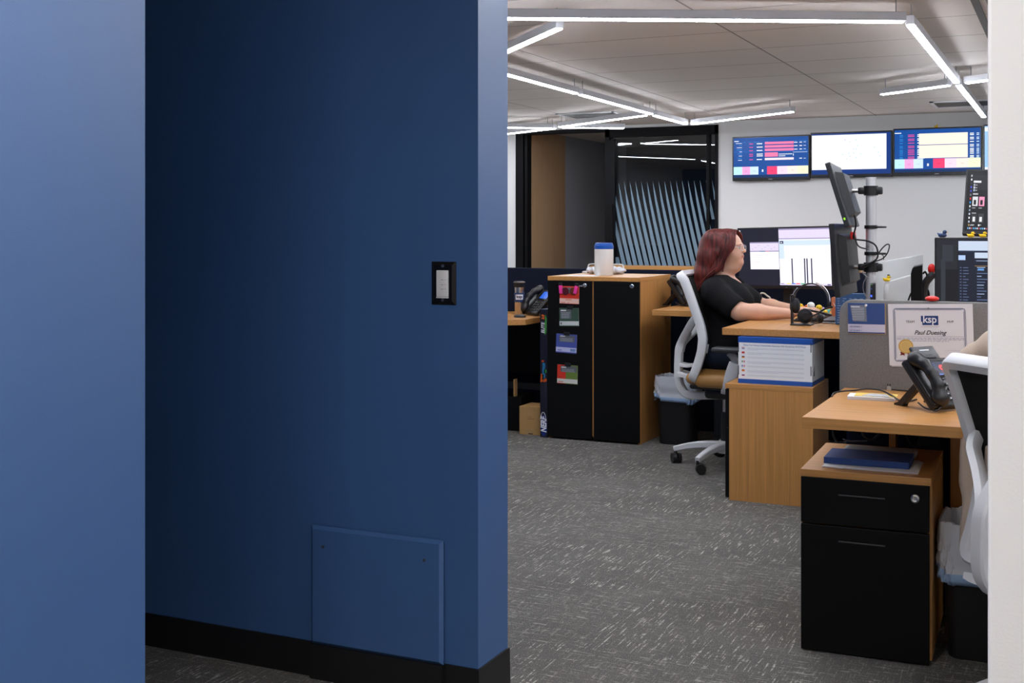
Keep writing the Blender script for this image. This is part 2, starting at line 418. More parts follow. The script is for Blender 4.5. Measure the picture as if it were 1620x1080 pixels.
# painted access panel screwed over wall and base
p0 = atY(491, 831, YL-0.02); p1 = atY(699.5, 855, YL-0.02)
t = thing('access_panel', 'blue painted square access panel screwed to the foot of the dark blue wall', 'panel', ((p0.x+p1.x)/2, YL, 0))
hw = (p1.x-p0.x)/2
b = MB(); b.prism([(-hw, -0.010, bh), (hw, -0.010, bh), (hw, -0.010, 0.442), (-hw, -0.010, 0.442)], (0, -0.012, 0), BLUE)
bmesh.ops.bevel(b.bm, geom=[e for e in b.bm.edges if all(v.co.y < -0.02 for v in e.verts)], offset=0.009, segments=1, affect='EDGES')
b.build('cover_plate', BLUE, t, smooth=False)
MB().box(-hw, -0.024, 0, hw, -0.009, bh).build('base_strip', BLACKRUB, t, smooth=False)['label'] = 'black base strip across the panel foot'
for sx in (-hw+0.045, hw-0.055):
    MB().cyl((sx, -0.0235, 0.385), (sx, -0.021, 0.385), 0.0045, m=DARKGREY, seg=12).build('screw', DARKGREY, t)

# wall control
q0 = atY(681, 481.5, YL-0.01); q1 = atY(719.5, 414, YL-0.01); hw = (q1.x-q0.x)/2; zz = q0.z; hh = q1.z-q0.z
t = thing('light_switch', 'black metal framed white dimmer switch on the dark blue wall', 'light switch', ((q0.x+q1.x)/2, YL, zz))
SWBLACK = mat('glossy_black_metal', (0.006, 0.006, 0.007), 0.25, spec=0.6)
b = MB(); d = 0.009; bv = 0.010
R = lambda y, i: [(-hw+i, y, i), (hw-i, y, i), (hw-i, y, hh-i), (-hw+i, y, hh-i)]
b.loft([R(-0.0005, 0), R(-0.003, 0), R(-d, bv)], SWBLACK)
b.build('wall_plate', SWBLACK, t, smooth=False)
MB().box(-0.0185, -d-0.004, hh*0.19, 0.0185, -d+0.001, hh*0.80, WHITEPL, 0.0015).box(-0.0185, -d-0.0045, hh*0.155, 0.0185, -d, hh*0.185, WHITEPL, 0.0005)\
    .build('rocker', WHITEPL, t)['label'] = 'white rocker with small printed keys'
b = MB()
for k, zf in enumerate((0.36, 0.46, 0.57)):
    b.box(-0.004, -d-0.0048, hh*zf, 0.004, -d-0.003, hh*zf+0.0016, GREYPL); b.box(0.009, -d-0.0048, hh*zf, 0.0115, -d-0.003, hh*zf+0.002, GREYPL)
b.build('key_print', GREYPL, t, smooth=False)
for zf in (0.11, 0.90):
    MB().cyl((0, -d-0.002, hh*zf), (0, -d+0.001, hh*zf), 0.004, m=STEEL, seg=14).build('screw', STEEL, t)

# back wall, glazed front of the meeting room, the room behind it
XG0 = atY(816.5, 300, YB).x; XG1 = atY(1136.5, 300, YB).x; XD = atY(958, 300, YB).x
struct(MB().box(XG1, YB, 0, 3.6, YB+0.15, CEIL).box(-7.2, YB, 0, XG0, YB+0.15, CEIL).build('wall_back', WHITEWALL, smooth=False))
FRAME = mat('black_door_frame_metal', (0.004, 0.004, 0.005), 0.55, spec=0.15)
xin = -6.02
DARKWOOD = wood('dark_wood_panelling', 2, (0.40, 0.25, 0.14), 0.85)
GREYWALL = mat('grey_wall_paint', (0.30, 0.30, 0.33), 0.7, bump=(300, 0.05))
struct(MB().box(xin-0.15, YB+0.15, 0, xin, 14.62, CEIL).build('wall_meeting_panelled', DARKWOOD, smooth=False))
struct(MB().box(xin-0.15, 14.62, 0, xin, 17.1, CEIL).build('wall_meeting_left', GREYWALL, smooth=False))
struct(MB().box(xin-0.15, 17.0, 0, 3.6, 17.1, CEIL).build('wall_meeting_back', mat('charcoal_wall', (0.02, 0.023, 0.03), 0.8), smooth=False))
struct(MB().box(XG1+0.05, YB+0.15, 0, XG1+0.15, 17.0, CEIL).build('wall_meeting_right', mat('charcoal_wall', (0.02, 0.023, 0.03), 0.8), smooth=False))
# opening: black posts and head
zt = 2.485
b = MB(); b.box(XG0, YB-0.02, 0, XG0+0.10, YB+0.15, zt, bev=0.004).box(XG0+0.115, YB, 0, XG0+0.15, YB+0.12, zt)
b.box(XG0, YB-0.01, zt-0.03, XD, YB+0.15, zt+0.01)
struct(b.build('door_1', FRAME, smooth=False))
struct(MB().box(XG0, YB, zt, XG1, YB+0.15, CEIL).build('trim_1', WHITEWALL, smooth=False))
t = thing('glass_partition', 'black framed glass meeting room front with pale blue spiked film', 'glass wall', (XD, YB, 0))
W = XG1-XD
b = MB(); b.box(0, -0.02, 0, 0.055, 0.12, zt).box(W-0.035, -0.02, 0, W, 0.12, zt).box(0, -0.02, zt-0.10, W, 0.12, zt).box(W-0.135, -0.02, 0, W-0.105, 0.1, zt-0.09).box(0.0, -0.02, 0, W, 0.1, 0.09)
b.build('frame', FRAME, t, smooth=False)
MB().box(0.085, -0.03, 0.06, 0.115, 0.06, zt-0.12).box(0.045, -0.035, 0.06, 0.125, -0.005, zt-0.14).build('door_stile', FRAME, t, smooth=False)
b = MB(); b.cyl((0.10, -0.07, 0.7), (0.10, -0.07, 1.6), 0.012, m=FRAME); b.build('pull_handle', FRAME, t)
GLASS = bpy.data.materials.new('smoky_glass'); GLASS.use_nodes = True
gp = GLASS.node_tree.nodes['Principled BSDF']
gp.inputs['Base Color'].default_value = (0.55, 0.6, 0.65, 1); gp.inputs['Transmission Weight'].default_value = 1.0; gp.inputs['Roughness'].default_value = 0.0; gp.inputs['IOR'].default_value = 1.5
MB().box(0.06, 0.030, 0.09, W-0.12, 0.040, zt-0.1).build('pane', GLASS, t, smooth=False)
MB().box(W-0.105, 0.030, 0.09, W-0.03, 0.040, zt-0.1).build('side_pane', GLASS, t, smooth=False)
FILM = mat('pale_blue_window_film', (0.185, 0.275, 0.35), 0.5, spec=0.3)
b = MB(); n = 21; sp = W/19.3
for k in range(-4, n+1):
    x0 = 0.08+sp*k; z0, z1 = 0.09, 1.86; lean = 0.42; cols = 8
    L = []; Rr = []
    for j in range(cols+1):
        f = j/cols; z = z0+(z1-z0)*f; xc = x0+lean*(1-f)**1.15
        hw = sp*0.47*(1-f)**0.46+0.0006
        L.append((xc-hw, z)); Rr.append((xc+hw, z))
    for j in range(cols):
        q = [L[j], Rr[j], Rr[j+1], L[j+1]]
        if min(a[0] for a in q) < 0.06 or max(a[0] for a in q) > W-0.03: continue
        b.poly([(a[0], 0.0285, a[1]) for a in q], FILM)
b.build('film', FILM, t, smooth=False)['label'] = 'pale blue film of tall leaning spikes'

# ------------------------------------------------------------------ lamps: suspended linear lights
LAMP = glow('lamp_diffuser', (0.86, 0.90, 1.0), LIGHT)
HOUSE = mat('pale_lamp_housing', (0.60, 0.60, 0.62), 0.5)
def strip(p, q, label, group='suspended linear lights', z=LAMPZ, lamp=LAMP):
    p = Vector((p[0], p[1], 0)); q = Vector((q[0], q[1], 0)); L = (q-p).length; c = (p+q)/2
    t = thing('linear_light', label, 'ceiling light', (c.x, c.y, z), math.atan2(q.y-p.y, q.x-p.x), group)
    h = L/2
    MB().box(-h, -0.024, 0.004, h, 0.024, 0.052, bev=0.004).build('housing', HOUSE, t, smooth=False)
    MB().box(-h+0.012, -0.020, -0.004, h-0.012, 0.020, 0.006, bev=0.003).build('diffuser', lamp, t, smooth=False)
    for s in (-1, 1):
        MB().cyl((s*(h-0.05), 0, 0.050), (s*(h-0.05), 0, CEIL-z), 0.003, m=GREYPL, seg=8).build('hanger', GREYPL, t)
    return t
def pz(x, y): r = atZ(x, y, LAMPZ); return (r.x, r.y)
a0 = pz(807, 30); a1 = pz(1432, 35); ux = (a1[0]-a0[0], a1[1]-a0[1])
strip((a0[0]-ux[0]*0.35, a0[1]-ux[1]*0.35), a1, 'longest glowing strip across the top, nearest of the linear lights')
b0 = pz(886, 45); b1 = pz(807, 80); strip(b0, (b0[0]+(b1[0]-b0[0])*1.4, b0[1]+(b1[1]-b0[1])*1.4), 'short glowing strip slanting down behind the blue wall under the longest strip')
strip((-0.80, 6.80), (-0.80, 9.66), 'long bright strip running away at the right, nearer half of the crossed pair')
strip((-0.80, 9.82), (-0.80, 12.70), 'bright strip at right running from the crossing to the wall of screens')
strip((-1.43, 10.24), (-0.86, 9.80), 'short strip left of the crossing in front of the wall screens')
strip((-0.74, 9.71), (0.30, 8.93), 'strip right of the crossing, cut off by the white wall')
strip((-3.66, 7.45), (-3.66, 9.13), 'long strip at left emerging from behind the blue wall')
strip((-3.66, 9.21), (-3.66, 11.05), 'middle strip of the line running away toward the glass room')
strip((-3.68, 11.19), (-3.68, 12.26), 'last short strip of the line toward the glass room')
strip((-3.74, 11.14), (-5.02, 12.02), 'slanting strip that meets the left line near the glass room')
strip((-5.03, 12.10), (-4.43, 12.46), 'faint thin strip just above the glass room frame')
strip((-3.63, 12.29), (-2.38, 11.38), 'slanting strip above the left end of the wall screens')
strip((-5.15, 12.13), (-6.30, 11.35), 'upper of two thin strips at the far left by the blue wall')
strip((-5.13, 12.17), (-6.35, 12.88), 'lower of two thin strips at the far left by the blue wall')
for p, q in (((0.9, 4.6), (0.9, 7.4)), ((1.0, 8.0), (2.8, 9.3)), ((2.4, 4.6), (2.4, 7.2)), ((-5.4, 5.2), (-5.4, 8.0)), ((-5.4, 8.4), (-6.6, 10.2)), ((1.2, 11.2), (3.0, 11.2)), ((-1.9, 3.7), (-0.3, 4.5)), ((0.35, 2.1), (0.35, 3.2)), ((-2.6, 4.35), (-1.0, 5.15)), ((-0.65, 5.0), (0.6, 4.75)), ((1.6, 2.2), (1.6, 4.2)), ((-0.3, 3.35), (1.1, 3.35))):
    strip(p, q, 'added linear light beyond the frame, brightening desks and walls', 'added linear lights out of sight')  # unseen strips added to brighten the desks, fronts and walls
HLAMP = glow('hall_lamp_diffuser', (1.0, 0.95, 0.92), HALL)
for p, q in (((-0.95, -0.1), (-0.95, 1.0)), ((0.5, -0.9), (2.2, -0.9))):
    strip(p, q, 'linear ceiling light of the hall behind the camera', 'hall lights out of sight', lamp=HLAMP)

strip((-4.8, 13.78), (-3.75, 13.78), 'added linear light inside the meeting room, hidden behind its black door head', 'added meeting room light out of sight', z=2.455, lamp=glow('added_meeting_diffuser', (1.0, 0.97, 0.95), 60.0))  # hidden strip added to lift the meeting room walls
# ceiling grilles, slot diffuser
GRILLE = mat('grey_grille', (0.20, 0.19, 0.18), 0.6); GRILLED = mat('dark_grille_gap', (0.03, 0.03, 0.03), 0.8)
def vent(x0, y0, x1, y1, label):
    t = thing('ceiling_vent', label, 'vent', ((x0+x1)/2, (y0+y1)/2, CEIL), group='ceiling vents'); a = (x1-x0)/2; c = (y1-y0)/2
    MB().box(-a, -c, -0.012, a, -c+0.03, -0.0005).box(-a, c-0.03, -0.012, a, c, -0.0005).box(-a, -c, -0.012, -a+0.03, c, -0.0005).box(a-0.03, -c, -0.012, a, c, -0.0005).build('frame', WHITEPL, t, smooth=False)
    MB().box(-a+0.03, -c+0.03, -0.004, a-0.03, c-0.03, -0.0005).build('backing', GRILLED, t, smooth=False)
    b = MB(); n = int((2*c-0.06)/0.03)
    for k in range(n): y = -c+0.045+k*0.03; b.prism([(-a+0.03, y, -0.010), (-a+0.03, y+0.012, -0.010), (-a+0.03, y+0.02, -0.004), (-a+0.03, y+0.008, -0.004)], (2*a-0.06, 0, 0))
    b.build('louvre', GRILLE, t, smooth=False)
vent(-4.95, 11.75, -4.30, 12.30, 'grey louvred ceiling vent above the glass room')
vent(-1.25, 12.15, -0.45, 12.70, 'grey louvred ceiling vent behind the bright strip at right')
s0 = atZ(1542, 0, CEIL); s1 = atZ(1562, 52, CEIL)
b = MB(); b.box(s0.x-0.02, 3.0, CEIL-0.006, s0.x+0.02, 13.3, CEIL-0.0005)
struct(b.build('trim_2', mat('slot_diffuser', (0.10, 0.09, 0.085), 0.6), smooth=False))
# ================================================================== WALL SCREENS
BEZEL = mat('black_glossy_bezel', (0.006, 0.006, 0.007), 0.25)
bgB = px(8, 72, 150); bgD = px(4, 44, 96); wht = px(240, 244, 250); wht2 = px(205, 222, 240); cy = px(40, 140, 215); pk = px(255, 120, 165); mg = px(205, 75, 150)
tiles = [(0, .118, px(190, 242, 240)), (.118, .225, px(250, 165, 218)), (.225, .338, px(205, 228, 250)), (.455, .59, px(250, 62, 112)), (.59, .725, px(255, 216, 236)), (.725, .86, px(253, 230, 220)), (.86, 1, px(244, 250, 205))]
TM = [px(*q) for q in ((165, 222, 220), (228, 140, 190), (180, 204, 228), (222, 45, 90), (240, 190, 212), (240, 206, 192), (222, 228, 180))]
rnd = random.Random(3)
def board(z0=.075, z1=.275):
    L = [(0, 0, 1, 1, bgB), (0, 0, 1, .065, bgD)]
    L += [(a, z0, b, z1, m) for a, b, m in tiles]
    L += [((a+b)/2-.016, (z0+z1)/2-.022, (a+b)/2+.016, (z0+z1)/2, TM[i]) for i, (a, b, m) in enumerate(tiles)]
    L += [(.385, .14, .405, .2, wht)]
    return L
def board_one():
    L = board()
    L += [(.01, .91, .07, .93, wht), (0, .63, 1, .68, px(14, 82, 165))]
    for i, z in enumerate((.835, .75, .665, .575, .53, .44)):
        L += [(.215, z, .265, z+.022, mg), (.315, z, .315+.07+.02*rnd.random(), z+.022, wht)]
    for i in range(9): z = .86-.053*i; L += [(.03+.05*rnd.random(), z, .115, z+.012, wht if i % 2 == 0 else cy)]
    for z in (.835, .75, .665): L += [(.425, z-.008, .81, z+.05, pk), (.815, z+.012, .86, z+.03, wht), (.885, z+.012, .92, z+.03, wht), (.94, z+.018, .97, z+.03, wht2)]
    L += [(.425, .515, .60, .62, pk), (.61, .565, .79, .58, wht), (.61, .52, .70, .535, wht), (.80, .525, .81, .58, wht2), (.80, .61, .99, .62, wht2), (.425, .43, .81, .485, px(255, 226, 236)), (.885, .45, .92, .468, wht), (.94, .45, .97, .462, wht2)]
    for a in (.13, .2, .27, .31, .43, .81, .885, .94): L.append((a, .885, a+.04, .893, cy))
    return L
def board_two():
    L = board(.09, .31)
    cream = px(253, 240, 222); cream2 = px(255, 230, 208)
    L += [(.0, .915, .08, .935, wht)]
    for i, z in enumerate((.865, .83, .77, .735, .675, .605, .57, .515, .48, .445, .405, .35, .318)):
        L += [(.16, z, .235, z+.02, mg), (.27, z, .335+.02*rnd.random(), z+.02, wht), (.88, z, .925, z+.02, wht), (.955, z, .985, z+.02, wht2), (.06, z, .10, z+.014, cy)]
    L += [(.29, .64, .855, .90, cream), (.29, .325, .855, .625, cream)]
    for z in (.68, .74, .80, .86, .37, .43, .49, .55, .6): L.append((.29, z, .855, z+.012, cream2))
    L += [(.455, .325, .53, .335, wht)]
    return L
def board_map():
    L = [(0, 0, 1, 1, px(6, 50, 122)), (0, .115, .945, .965, px(252, 252, 255))]
    for i in range(12):
        a = rnd.random()*.9; z = .15+.75*rnd.random(); L.append((a, z, a+.08, z+.006, px(232, 236, 240)))
    for a, z in ((.42, .83), (.48, .79), (.56, .82), (.53, .6), (.56, .59), (.47, .5), (.53, .5), (.39, .47), (.62, .48), (.48, .42), (.56, .39), (.44, .36), (.79, .64), (.84, .51), (.86, .42), (.575, .68)):
        L.append((a, z, a+.012, z+.02, px(130, 205, 222) if rnd.random() > .3 else px(165, 150, 215)))
    return L
def board_blue(): return [(0, 0, 1, 1, px(150, 195, 250)), (0, .88, 1, .97, px(240, 246, 255)), (0, 0, 1, .06, px(235, 242, 255))]+[(.02, .1+.04*i, .6, .105+.04*i, px(130, 180, 240)) for i in range(18)]
def tv(x0, x1, z0, z1, lay, label):
    t = thing('wall_television', label, 'wall screen', ((x0+x1)/2, YB, z0), group='televisions in a row on the back wall'); w_ = x1-x0; h = z1-z0
    MB().box(-w_/2, -0.075, 0, w_/2, -0.02, h, bev=0.004).box(-w_*.3, -0.021, h*.2, w_*.3, 0.0, h*.8).build('casing', BEZEL, t, smooth=False)
    b = MB(); sw = w_-0.028; sh = h-0.05
    b.M = Matrix.Translation((0, 0, 0.034)); layers(b, sw, sh, lay, -0.0752); b.build('screen', None, t, smooth=False)
    MB().box(-0.022, -0.0765, 0.010, 0.022, -0.075, 0.018).build('badge', GREYPL, t, smooth=False)
    return t
tv(-3.466, -2.612, 1.843, 2.335, board_one(), 'leftmost wall screen, blue dashboard with stacked pink bars')
tv(-2.600, -1.745, 1.862, 2.352, board_map(), 'wall screen filled by a white map with scattered dots')
tv(-1.735, -0.857, 1.868, 2.366, board_two(), 'wall screen showing two large cream panels above coloured tiles')
tv(-0.845, 0.02, 1.88, 2.378, board_blue(), 'rightmost wall screen with pale blue page, mostly hidden by the white wall')

# ================================================================== DESKS, SCREENS BETWEEN THEM
DZ = 0.82          # the raised corner desk
def leg_t(b, x, y0, y1, h, m=BLACK):
    b.box(x-0.035, y0+0.12, 0.03, x+0.035, y0+0.21, h, bev=0.004).box(x-0.035, y0, 0.0, x+0.035, y1, 0.032, bev=0.006); return b
t = thing('corner_desk', 'raised light oak corner desk the seated person types at', 'desk', (-1.56, 5.80, 0))
EDGE = WX
b = MB(); b.box(0, 0, DZ-0.034, 0.77, 1.72, DZ, bev=0.002); b.build('worktop', WY, t, smooth=False)
b = MB(); b.box(-0.73, 1.12, DZ-0.034, 0.0, 1.76, DZ, bev=0.002); b.build('return_top', WX, t, smooth=False)
leg_t(MB(), 0.70, 0.10, 0.70, DZ-0.034).build('leg', BLACK, t, smooth=False)
leg_t(MB(), 0.70, 1.10, 1.70, DZ-0.034).build('leg', BLACK, t, smooth=False)
leg_t(MB(), -0.14, 1.14, 1.70, DZ-0.034).build('leg', BLACK, t, smooth=False)
leg_t(MB(), -0.40, 1.30, 1.70, DZ-0.034).build('leg', BLACK, t, smooth=False)
MB().box(-0.60, 1.40, DZ-0.10, 0.70, 1.44, DZ-0.04).build('crossbar', BLACK, t, smooth=False)

t = thing('oak_desk', 'light oak desk in the foreground carrying the big desk phone', 'desk', (-0.745, 3.685, 0)); NZ = 0.735
MB().box(0, 0, NZ-0.034, 1.9, 0.745, NZ, bev=0.002).build('worktop', WX, t, smooth=False)
xp = atY(1505, 700, 4.30).x+0.745
MB().box(xp, 0.58, 0, xp+0.60, 0.615, NZ-0.034, bev=0.001).build('end_panel', WV, t, smooth=False)
kx = atY(1543, 735, 4.262).x+0.745; kz = atY(1543, 735, 4.262).z
MB().cyl((kx, 0.58, kz), (kx, 0.562, kz), 0.016, 0.014, BLACK, 20).build('knob', BLACK, t)
sx = atY(1415, 700, 4.40).x+0.745
MB().box(sx-0.011, 0.66, 0, sx+0.011, 0.72, NZ-0.034).build('support_batten', WV, t, smooth=False)
leg_t(MB(), 0.30, 0.55, 0.742, NZ-0.034).build('leg', BLACK, t, smooth=False)

t = thing('desk_divider', 'grey felt divider behind the foreground desk with papers pinned to it', 'divider', (-0.763, 4.432, 0))
r = 0.05; H = 1.050; pts = [(0, 0.0, 0.66), (2.0, 0, 0.66), (2.0, 0, H)]+[(r-r*math.sin(a), 0, H-r+r*math.cos(a)) for a in [PI/2*k/8 for k in range(9)]]
b = MB(); b.prism(pts, (0, 0.028, 0), bev=0.004); b.build('felt_panel', GREYFAB, t)
MB().box(0.02, 0.030, 0.0, 2.0, 0.045, 0.70).build('lower_panel', NAVYFAB, t, smooth=False)
# hidden desk behind the divider that carries the two right-hand monitors
t = thing('rear_desk', 'desk behind the grey divider under the two right monitors', 'desk', (-0.74, 4.49, 0))
MB().box(0, 0, 0.70, 1.9, 1.15, 0.735).build('worktop', WX, t, smooth=False)
leg_t(MB(), 0.12, 0.2, 0.9, 0.70).build('leg', BLACK, t, smooth=False); leg_t(MB(), 1.7, 0.2, 0.9, 0.70).build('leg', BLACK, t, smooth=False)

t = thing('spine_divider', 'pale grey fabric screen beyond the silver pole, a rubber duck sits on it', 'divider', (-0.785, 5.70, 0))
L = 1.95; H = 1.062; r = 0.06
pts = [(0, 0, 0.55), (0, L, 0.55), (0, L, H)]+[(0, r-r*math.sin(a), H-r+r*math.cos(a)) for a in [PI/2*k/8 for k in range(9)]]
MB().prism(pts, (0.022, 0, 0), LIGHTFAB, bev=0.003).build('fabric_panel', LIGHTFAB, t)
MB().box(0.0, 0.02, 0, 0.022, L, 0.56).build('lower_panel', NAVYFAB, t, smooth=False)
g0 = atX(1378, 412, -1.20)
t = thing('spine_divider', 'taller pale grey fabric screen far behind the duck topped one', 'divider', (-1.20, g0.y, 0))
L = 2.8; H = 1.082
pts = [(0, 0, 0.0), (0, L, 0.0), (0, L, H)]+[(0, r-r*math.sin(a), H-r+r*math.cos(a)) for a in [PI/2*k/8 for k in range(9)]]
MB().prism(pts, (0.022, 0, 0), LIGHTFAB, bev=0.003).build('fabric_panel', LIGHTFAB, t)
t = thing('navy_partition', 'long low navy fabric partition behind the black storage cabinet', 'partition', (-7.0, 7.60, 0))
MB().box(0, 0, 0.0, 5.88, 0.06, 1.035, bev=0.004).build('fabric_panel', NAVYFAB, t, smooth=False)
t = thing('credenza', 'long low oak credenza in front of the glass room, only its edge showing', 'credenza', (-5.0, 12.88, 0))
ze = atY(1040, 421.5, 12.88).z
b = MB(); b.box(0, 0, ze-0.035, 3.0, 0.38, ze); b.build('top', WX, t, smooth=False)
MB().box(0.01, 0.01, 0, 2.99, 0.37, ze-0.035).build('body', WX, t, smooth=False)
for k in range(1, 4): MB().box(0.75*k-0.74, -0.004, 0.06, 0.75*k-0.01, 0.012, ze-0.05).build('door', WX, t, smooth=False)

# desk at the far left
t = thing('oak_desk', 'oak desk end at left beside the blue wall with tumbler and phone', 'desk', (-3.125, 6.86, 0))
b = MB(); b.prism([(-2.0, 0, NZ-0.034), (-0.09, 0, NZ-0.034), (0, 0.07, NZ-0.034), (0, 0.73, NZ-0.034), (-2.0, 0.73, NZ-0.034)], (0, 0, 0.034)); b.build('worktop', WX, t, smooth=False)
leg_t(MB(), -1.0, 0.08, 0.66, NZ-0.034).build('leg', BLACK, t, smooth=False); leg_t(MB(), -1.8, 0.08, 0.66, NZ-0.034).build('leg', BLACK, t, smooth=False)
MB().box(-2.0, 0.60, 0.33, -0.02, 0.63, NZ-0.034).build('modesty_panel', MATBLACK, t, smooth=False)
MB().box(-1.7, 0.40, 0.25, -0.02, 0.44, 0.29).build('crossbar', BLACK, t, smooth=False)

# ================================================================== STORAGE
t = thing('storage_cabinet', 'tall black two-door cabinet with oak sides and cards on the left door', 'cabinet', (-2.978, 6.945, 0))
W = 0.602; D = 0.625; H = 1.010
b = MB(); b.box(0, 0.018, 0.0, 0.018, D, H-0.026).box(W-0.018, 0.018, 0, W, D, H-0.026).box(0.018, D-0.012, 0.02, W-0.018, D, H-0.026).box(W/2-0.011, 0.010, 0.03, W/2+0.011, D-0.012, H-0.026).box(0.018, 0.02, 0.02, W-0.018, D-0.012, 0.04)
b.build('carcass', WV, t, smooth=False)
MB().box(0, -0.001, H-0.026, W, D, H, bev=0.0015).build('top', WY, t, smooth=False)
for i, (a, c_) in enumerate(((0.001, W/2-0.006), (W/2+0.006, W-0.002))):
    d = MB().box(a, -0.018+0.016, 0.012, c_, 0.018, H-0.028, bev=0.0015).build('door', MATBLACK, t, smooth=False)
    lx = a+(c_-a)*0.845
    MB().lathe([(0.0, 0.0), (0.013, 0.0), (0.013, 0.004), (0.009, 0.006), (0.0, 0.006)], m=CHROME, seg=20).build('lock', CHROME, d, loc=(lx, -0.002, 0.957)).rotation_euler = (PI/2, 0, 0)
k = MB(); k.box(-0.003, -0.035, -0.008, 0.003, -0.006, 0.008, CHROME).lathe([(0.0, -0.003), (0.012, -0.003), (0.012, 0.003), (0.0, 0.003)], (-0.004, -0.045, -0.002), STEEL, 14)
tag(k.build('key', CHROME), 'small silver key left in the left cabinet door lock', 'key').location = (-2.978+0.001+(W/2-0.011)*0.845, 6.938, 0.957)
# oak pedestal under the corner desk: its drawer fronts face left
t = thing('drawer_pedestal', 'oak sided pedestal under the corner desk carrying the white carton', 'pedestal', (-1.524, 5.722, 0))
PW, PD, PH = 0.418, 0.395, 0.560
MB().box(0.02, 0, 0, PW, PD, PH-0.024).build('carcass', WV, t, smooth=False); MB().box(0, -0.0005, PH-0.0235, PW, PD, PH, bev=0.001).build('top', WX, t, smooth=False)
for z0, z1 in ((0.012, 0.345), (0.350, PH-0.027)):
    d = MB().box(0.0, 0.002, z0, 0.02, PD-0.002, z1, bev=0.0015).build('drawer', MATBLACK, t, smooth=False)
    MB().box(-0.004, 0.11, z1-0.045, 0.001, 0.285, z1-0.039).build('handle', GREYPL, d, smooth=False)
# black fronted pedestal in the foreground
p = atZ(1266.5, 1027, 0); q = atZ(1471, 1053.5, 0)
t = thing('drawer_pedestal', 'black fronted two-drawer pedestal under the foreground desk with a blue notebook on top', 'pedestal', (p.x, p.y, 0), math.atan2(q.y-p.y, q.x-p.x)*0.6)
W = 0.384; D = 0.50; H = 0.560; PEDN = t
b = MB(); b.box(0, 0.02, 0.012, W, D, H-0.024).box(0.02, 0.04, 0, W-0.02, D-0.02, 0.014); b.build('carcass', WV, t, smooth=False)
MB().box(0, 0, H-0.0235, W, D, H, bev=0.0015).build('top', WX, t, smooth=False)
for z0, z1, hz in ((0.004, 0.392, 0.345), (0.397, H-0.022, 0.487)):
    d = MB().box(0.001, -0.002, z0, W-0.006, 0.02, z1, bev=0.0025).build('drawer', MATBLACK, t, smooth=False)
    MB().box(0.115, -0.008, hz, 0.252, -0.001, hz+0.004, bev=0.001).build('handle', mat('gunmetal', (0.06, 0.06, 0.065), 0.4, metal=0.6), d, smooth=False)
    if z0 > 0.1:
        MB().lathe([(0.0, 0.0), (0.0125, 0.0), (0.0125, 0.005), (0.0085, 0.007), (0.004, 0.0055), (0.0, 0.0055)], m=STEEL, seg=24).build('lock', STEEL, d, loc=(0.338, -0.002, 0.497)).rotation_euler = (PI/2, 0, 0)
def on_ped(o, x, y, z, rz=0): o.location = t.location+Matrix.Rotation(t.rotation_euler.z, 3, 'Z')@Vector((x, y, z)); o.rotation_euler.z = t.rotation_euler.z+rz
b = MB()
for k in range(4): b.box(-0.135+0.002*k, -0.10-0.002*k, 0.0015*k, 0.150-0.004*k, 0.10, 0.0015*k+0.0013)
o = tag(b.build('paper_stack', PAPER, smooth=False), 'thin stack of white papers under the blue notebook', 'papers'); on_ped(o, 0.192, 0.145, H+0.0005)
nb = thing('notebook', 'dark blue hardback notebook lying on the black pedestal', 'notebook')
NB = mat('blue_notebook_cover', (0.012, 0.05, 0.21), 0.55, bump=(300, 0.2))
MB().box(-0.128, -0.085, 0.017, 0.128, 0.085, 0.020, bev=0.001).box(-0.128, -0.085, 0, 0.128, 0.085, 0.003, bev=0.001).box(-0.128, -0.085, 0.001, -0.124, 0.085, 0.019).build('cover', NB, nb, smooth=False)
MB().box(-0.124, -0.0838, 0.003, 0.1265, 0.083, 0.017).build('pages', NB, nb, smooth=False)
on_ped(nb, 0.186, 0.165, H+0.0072)
o = Field((-0.13, -0.06, -0.01), (0.13, 0.06, 0.03), 0.004).box((-0.115, -0.045, 0.0), (0.115, 0.045, 0.020), 0.009).build('hard_drive', mat('grey_satin_plastic', (0.30, 0.31, 0.31), 0.35))
tag(o, 'rounded grey plastic case behind the blue notebook', 'case'); on_ped(o, 0.20, 0.335, H+0.0005)

# cardboard and toy boxes
t = thing('cardboard_box', 'small brown cardboard box on the carpet beside the black cabinet', 'box', (-3.125, 7.09, 0))
MB().box(-0.075, -0.085, 0, 0.078, 0.10, 0.178, bev=0.002).build('carton', CARD, t, smooth=False)
b = MB(); b.box(-0.035, -0.0858, 0.0, 0.025, -0.0848, 0.035, mat('packing_tape', (0.40, 0.25, 0.10), 0.3)); b.build('tape', None, t, smooth=False)
b = MB(); BR = ink(60, 40, 25); b.poly([(-0.012, -0.0862, 0.004), (0.02, -0.0862, 0.004), (0.02, -0.0862, 0.010), (-0.012, -0.0862, 0.010)], BR); b.poly([(-0.02, -0.0862, 0.10), (0.03, -0.0862, 0.10), (0.03, -0.0862, 0.102), (-0.02, -0.0862, 0.102)], BR)
b.poly([(-0.01, -0.0862, 0.112), (0.012, -0.0862, 0.112), (0.012, -0.0862, 0.1135), (-0.01, -0.0862, 0.1135)], BR); b.build('print', None, t, smooth=False)
x0 = atY(854.5, 600, 6.95).x; bw = -2.982-x0
t = thing('toy_box', 'tall narrow dark toy box standing upright against the black cabinet', 'box', ((x0-2.982)/2, 6.95, 0))
TOYDARK = mat('dark_printed_card', (0.010, 0.010, 0.022), 0.35); hz = atY(861, 489, 6.95).z
MB().box(-bw/2, 0, 0, bw/2, 0.42, hz, bev=0.0015).build('carton', TOYDARK, t, smooth=False)
lettering('lettering', 'NERF', 0.052, ink(235, 235, 240), t, (0.001, -0.0012, 0.080), (PI/2, -PI/2, 0), 0.25, bold=0.0022, sx=0.78)
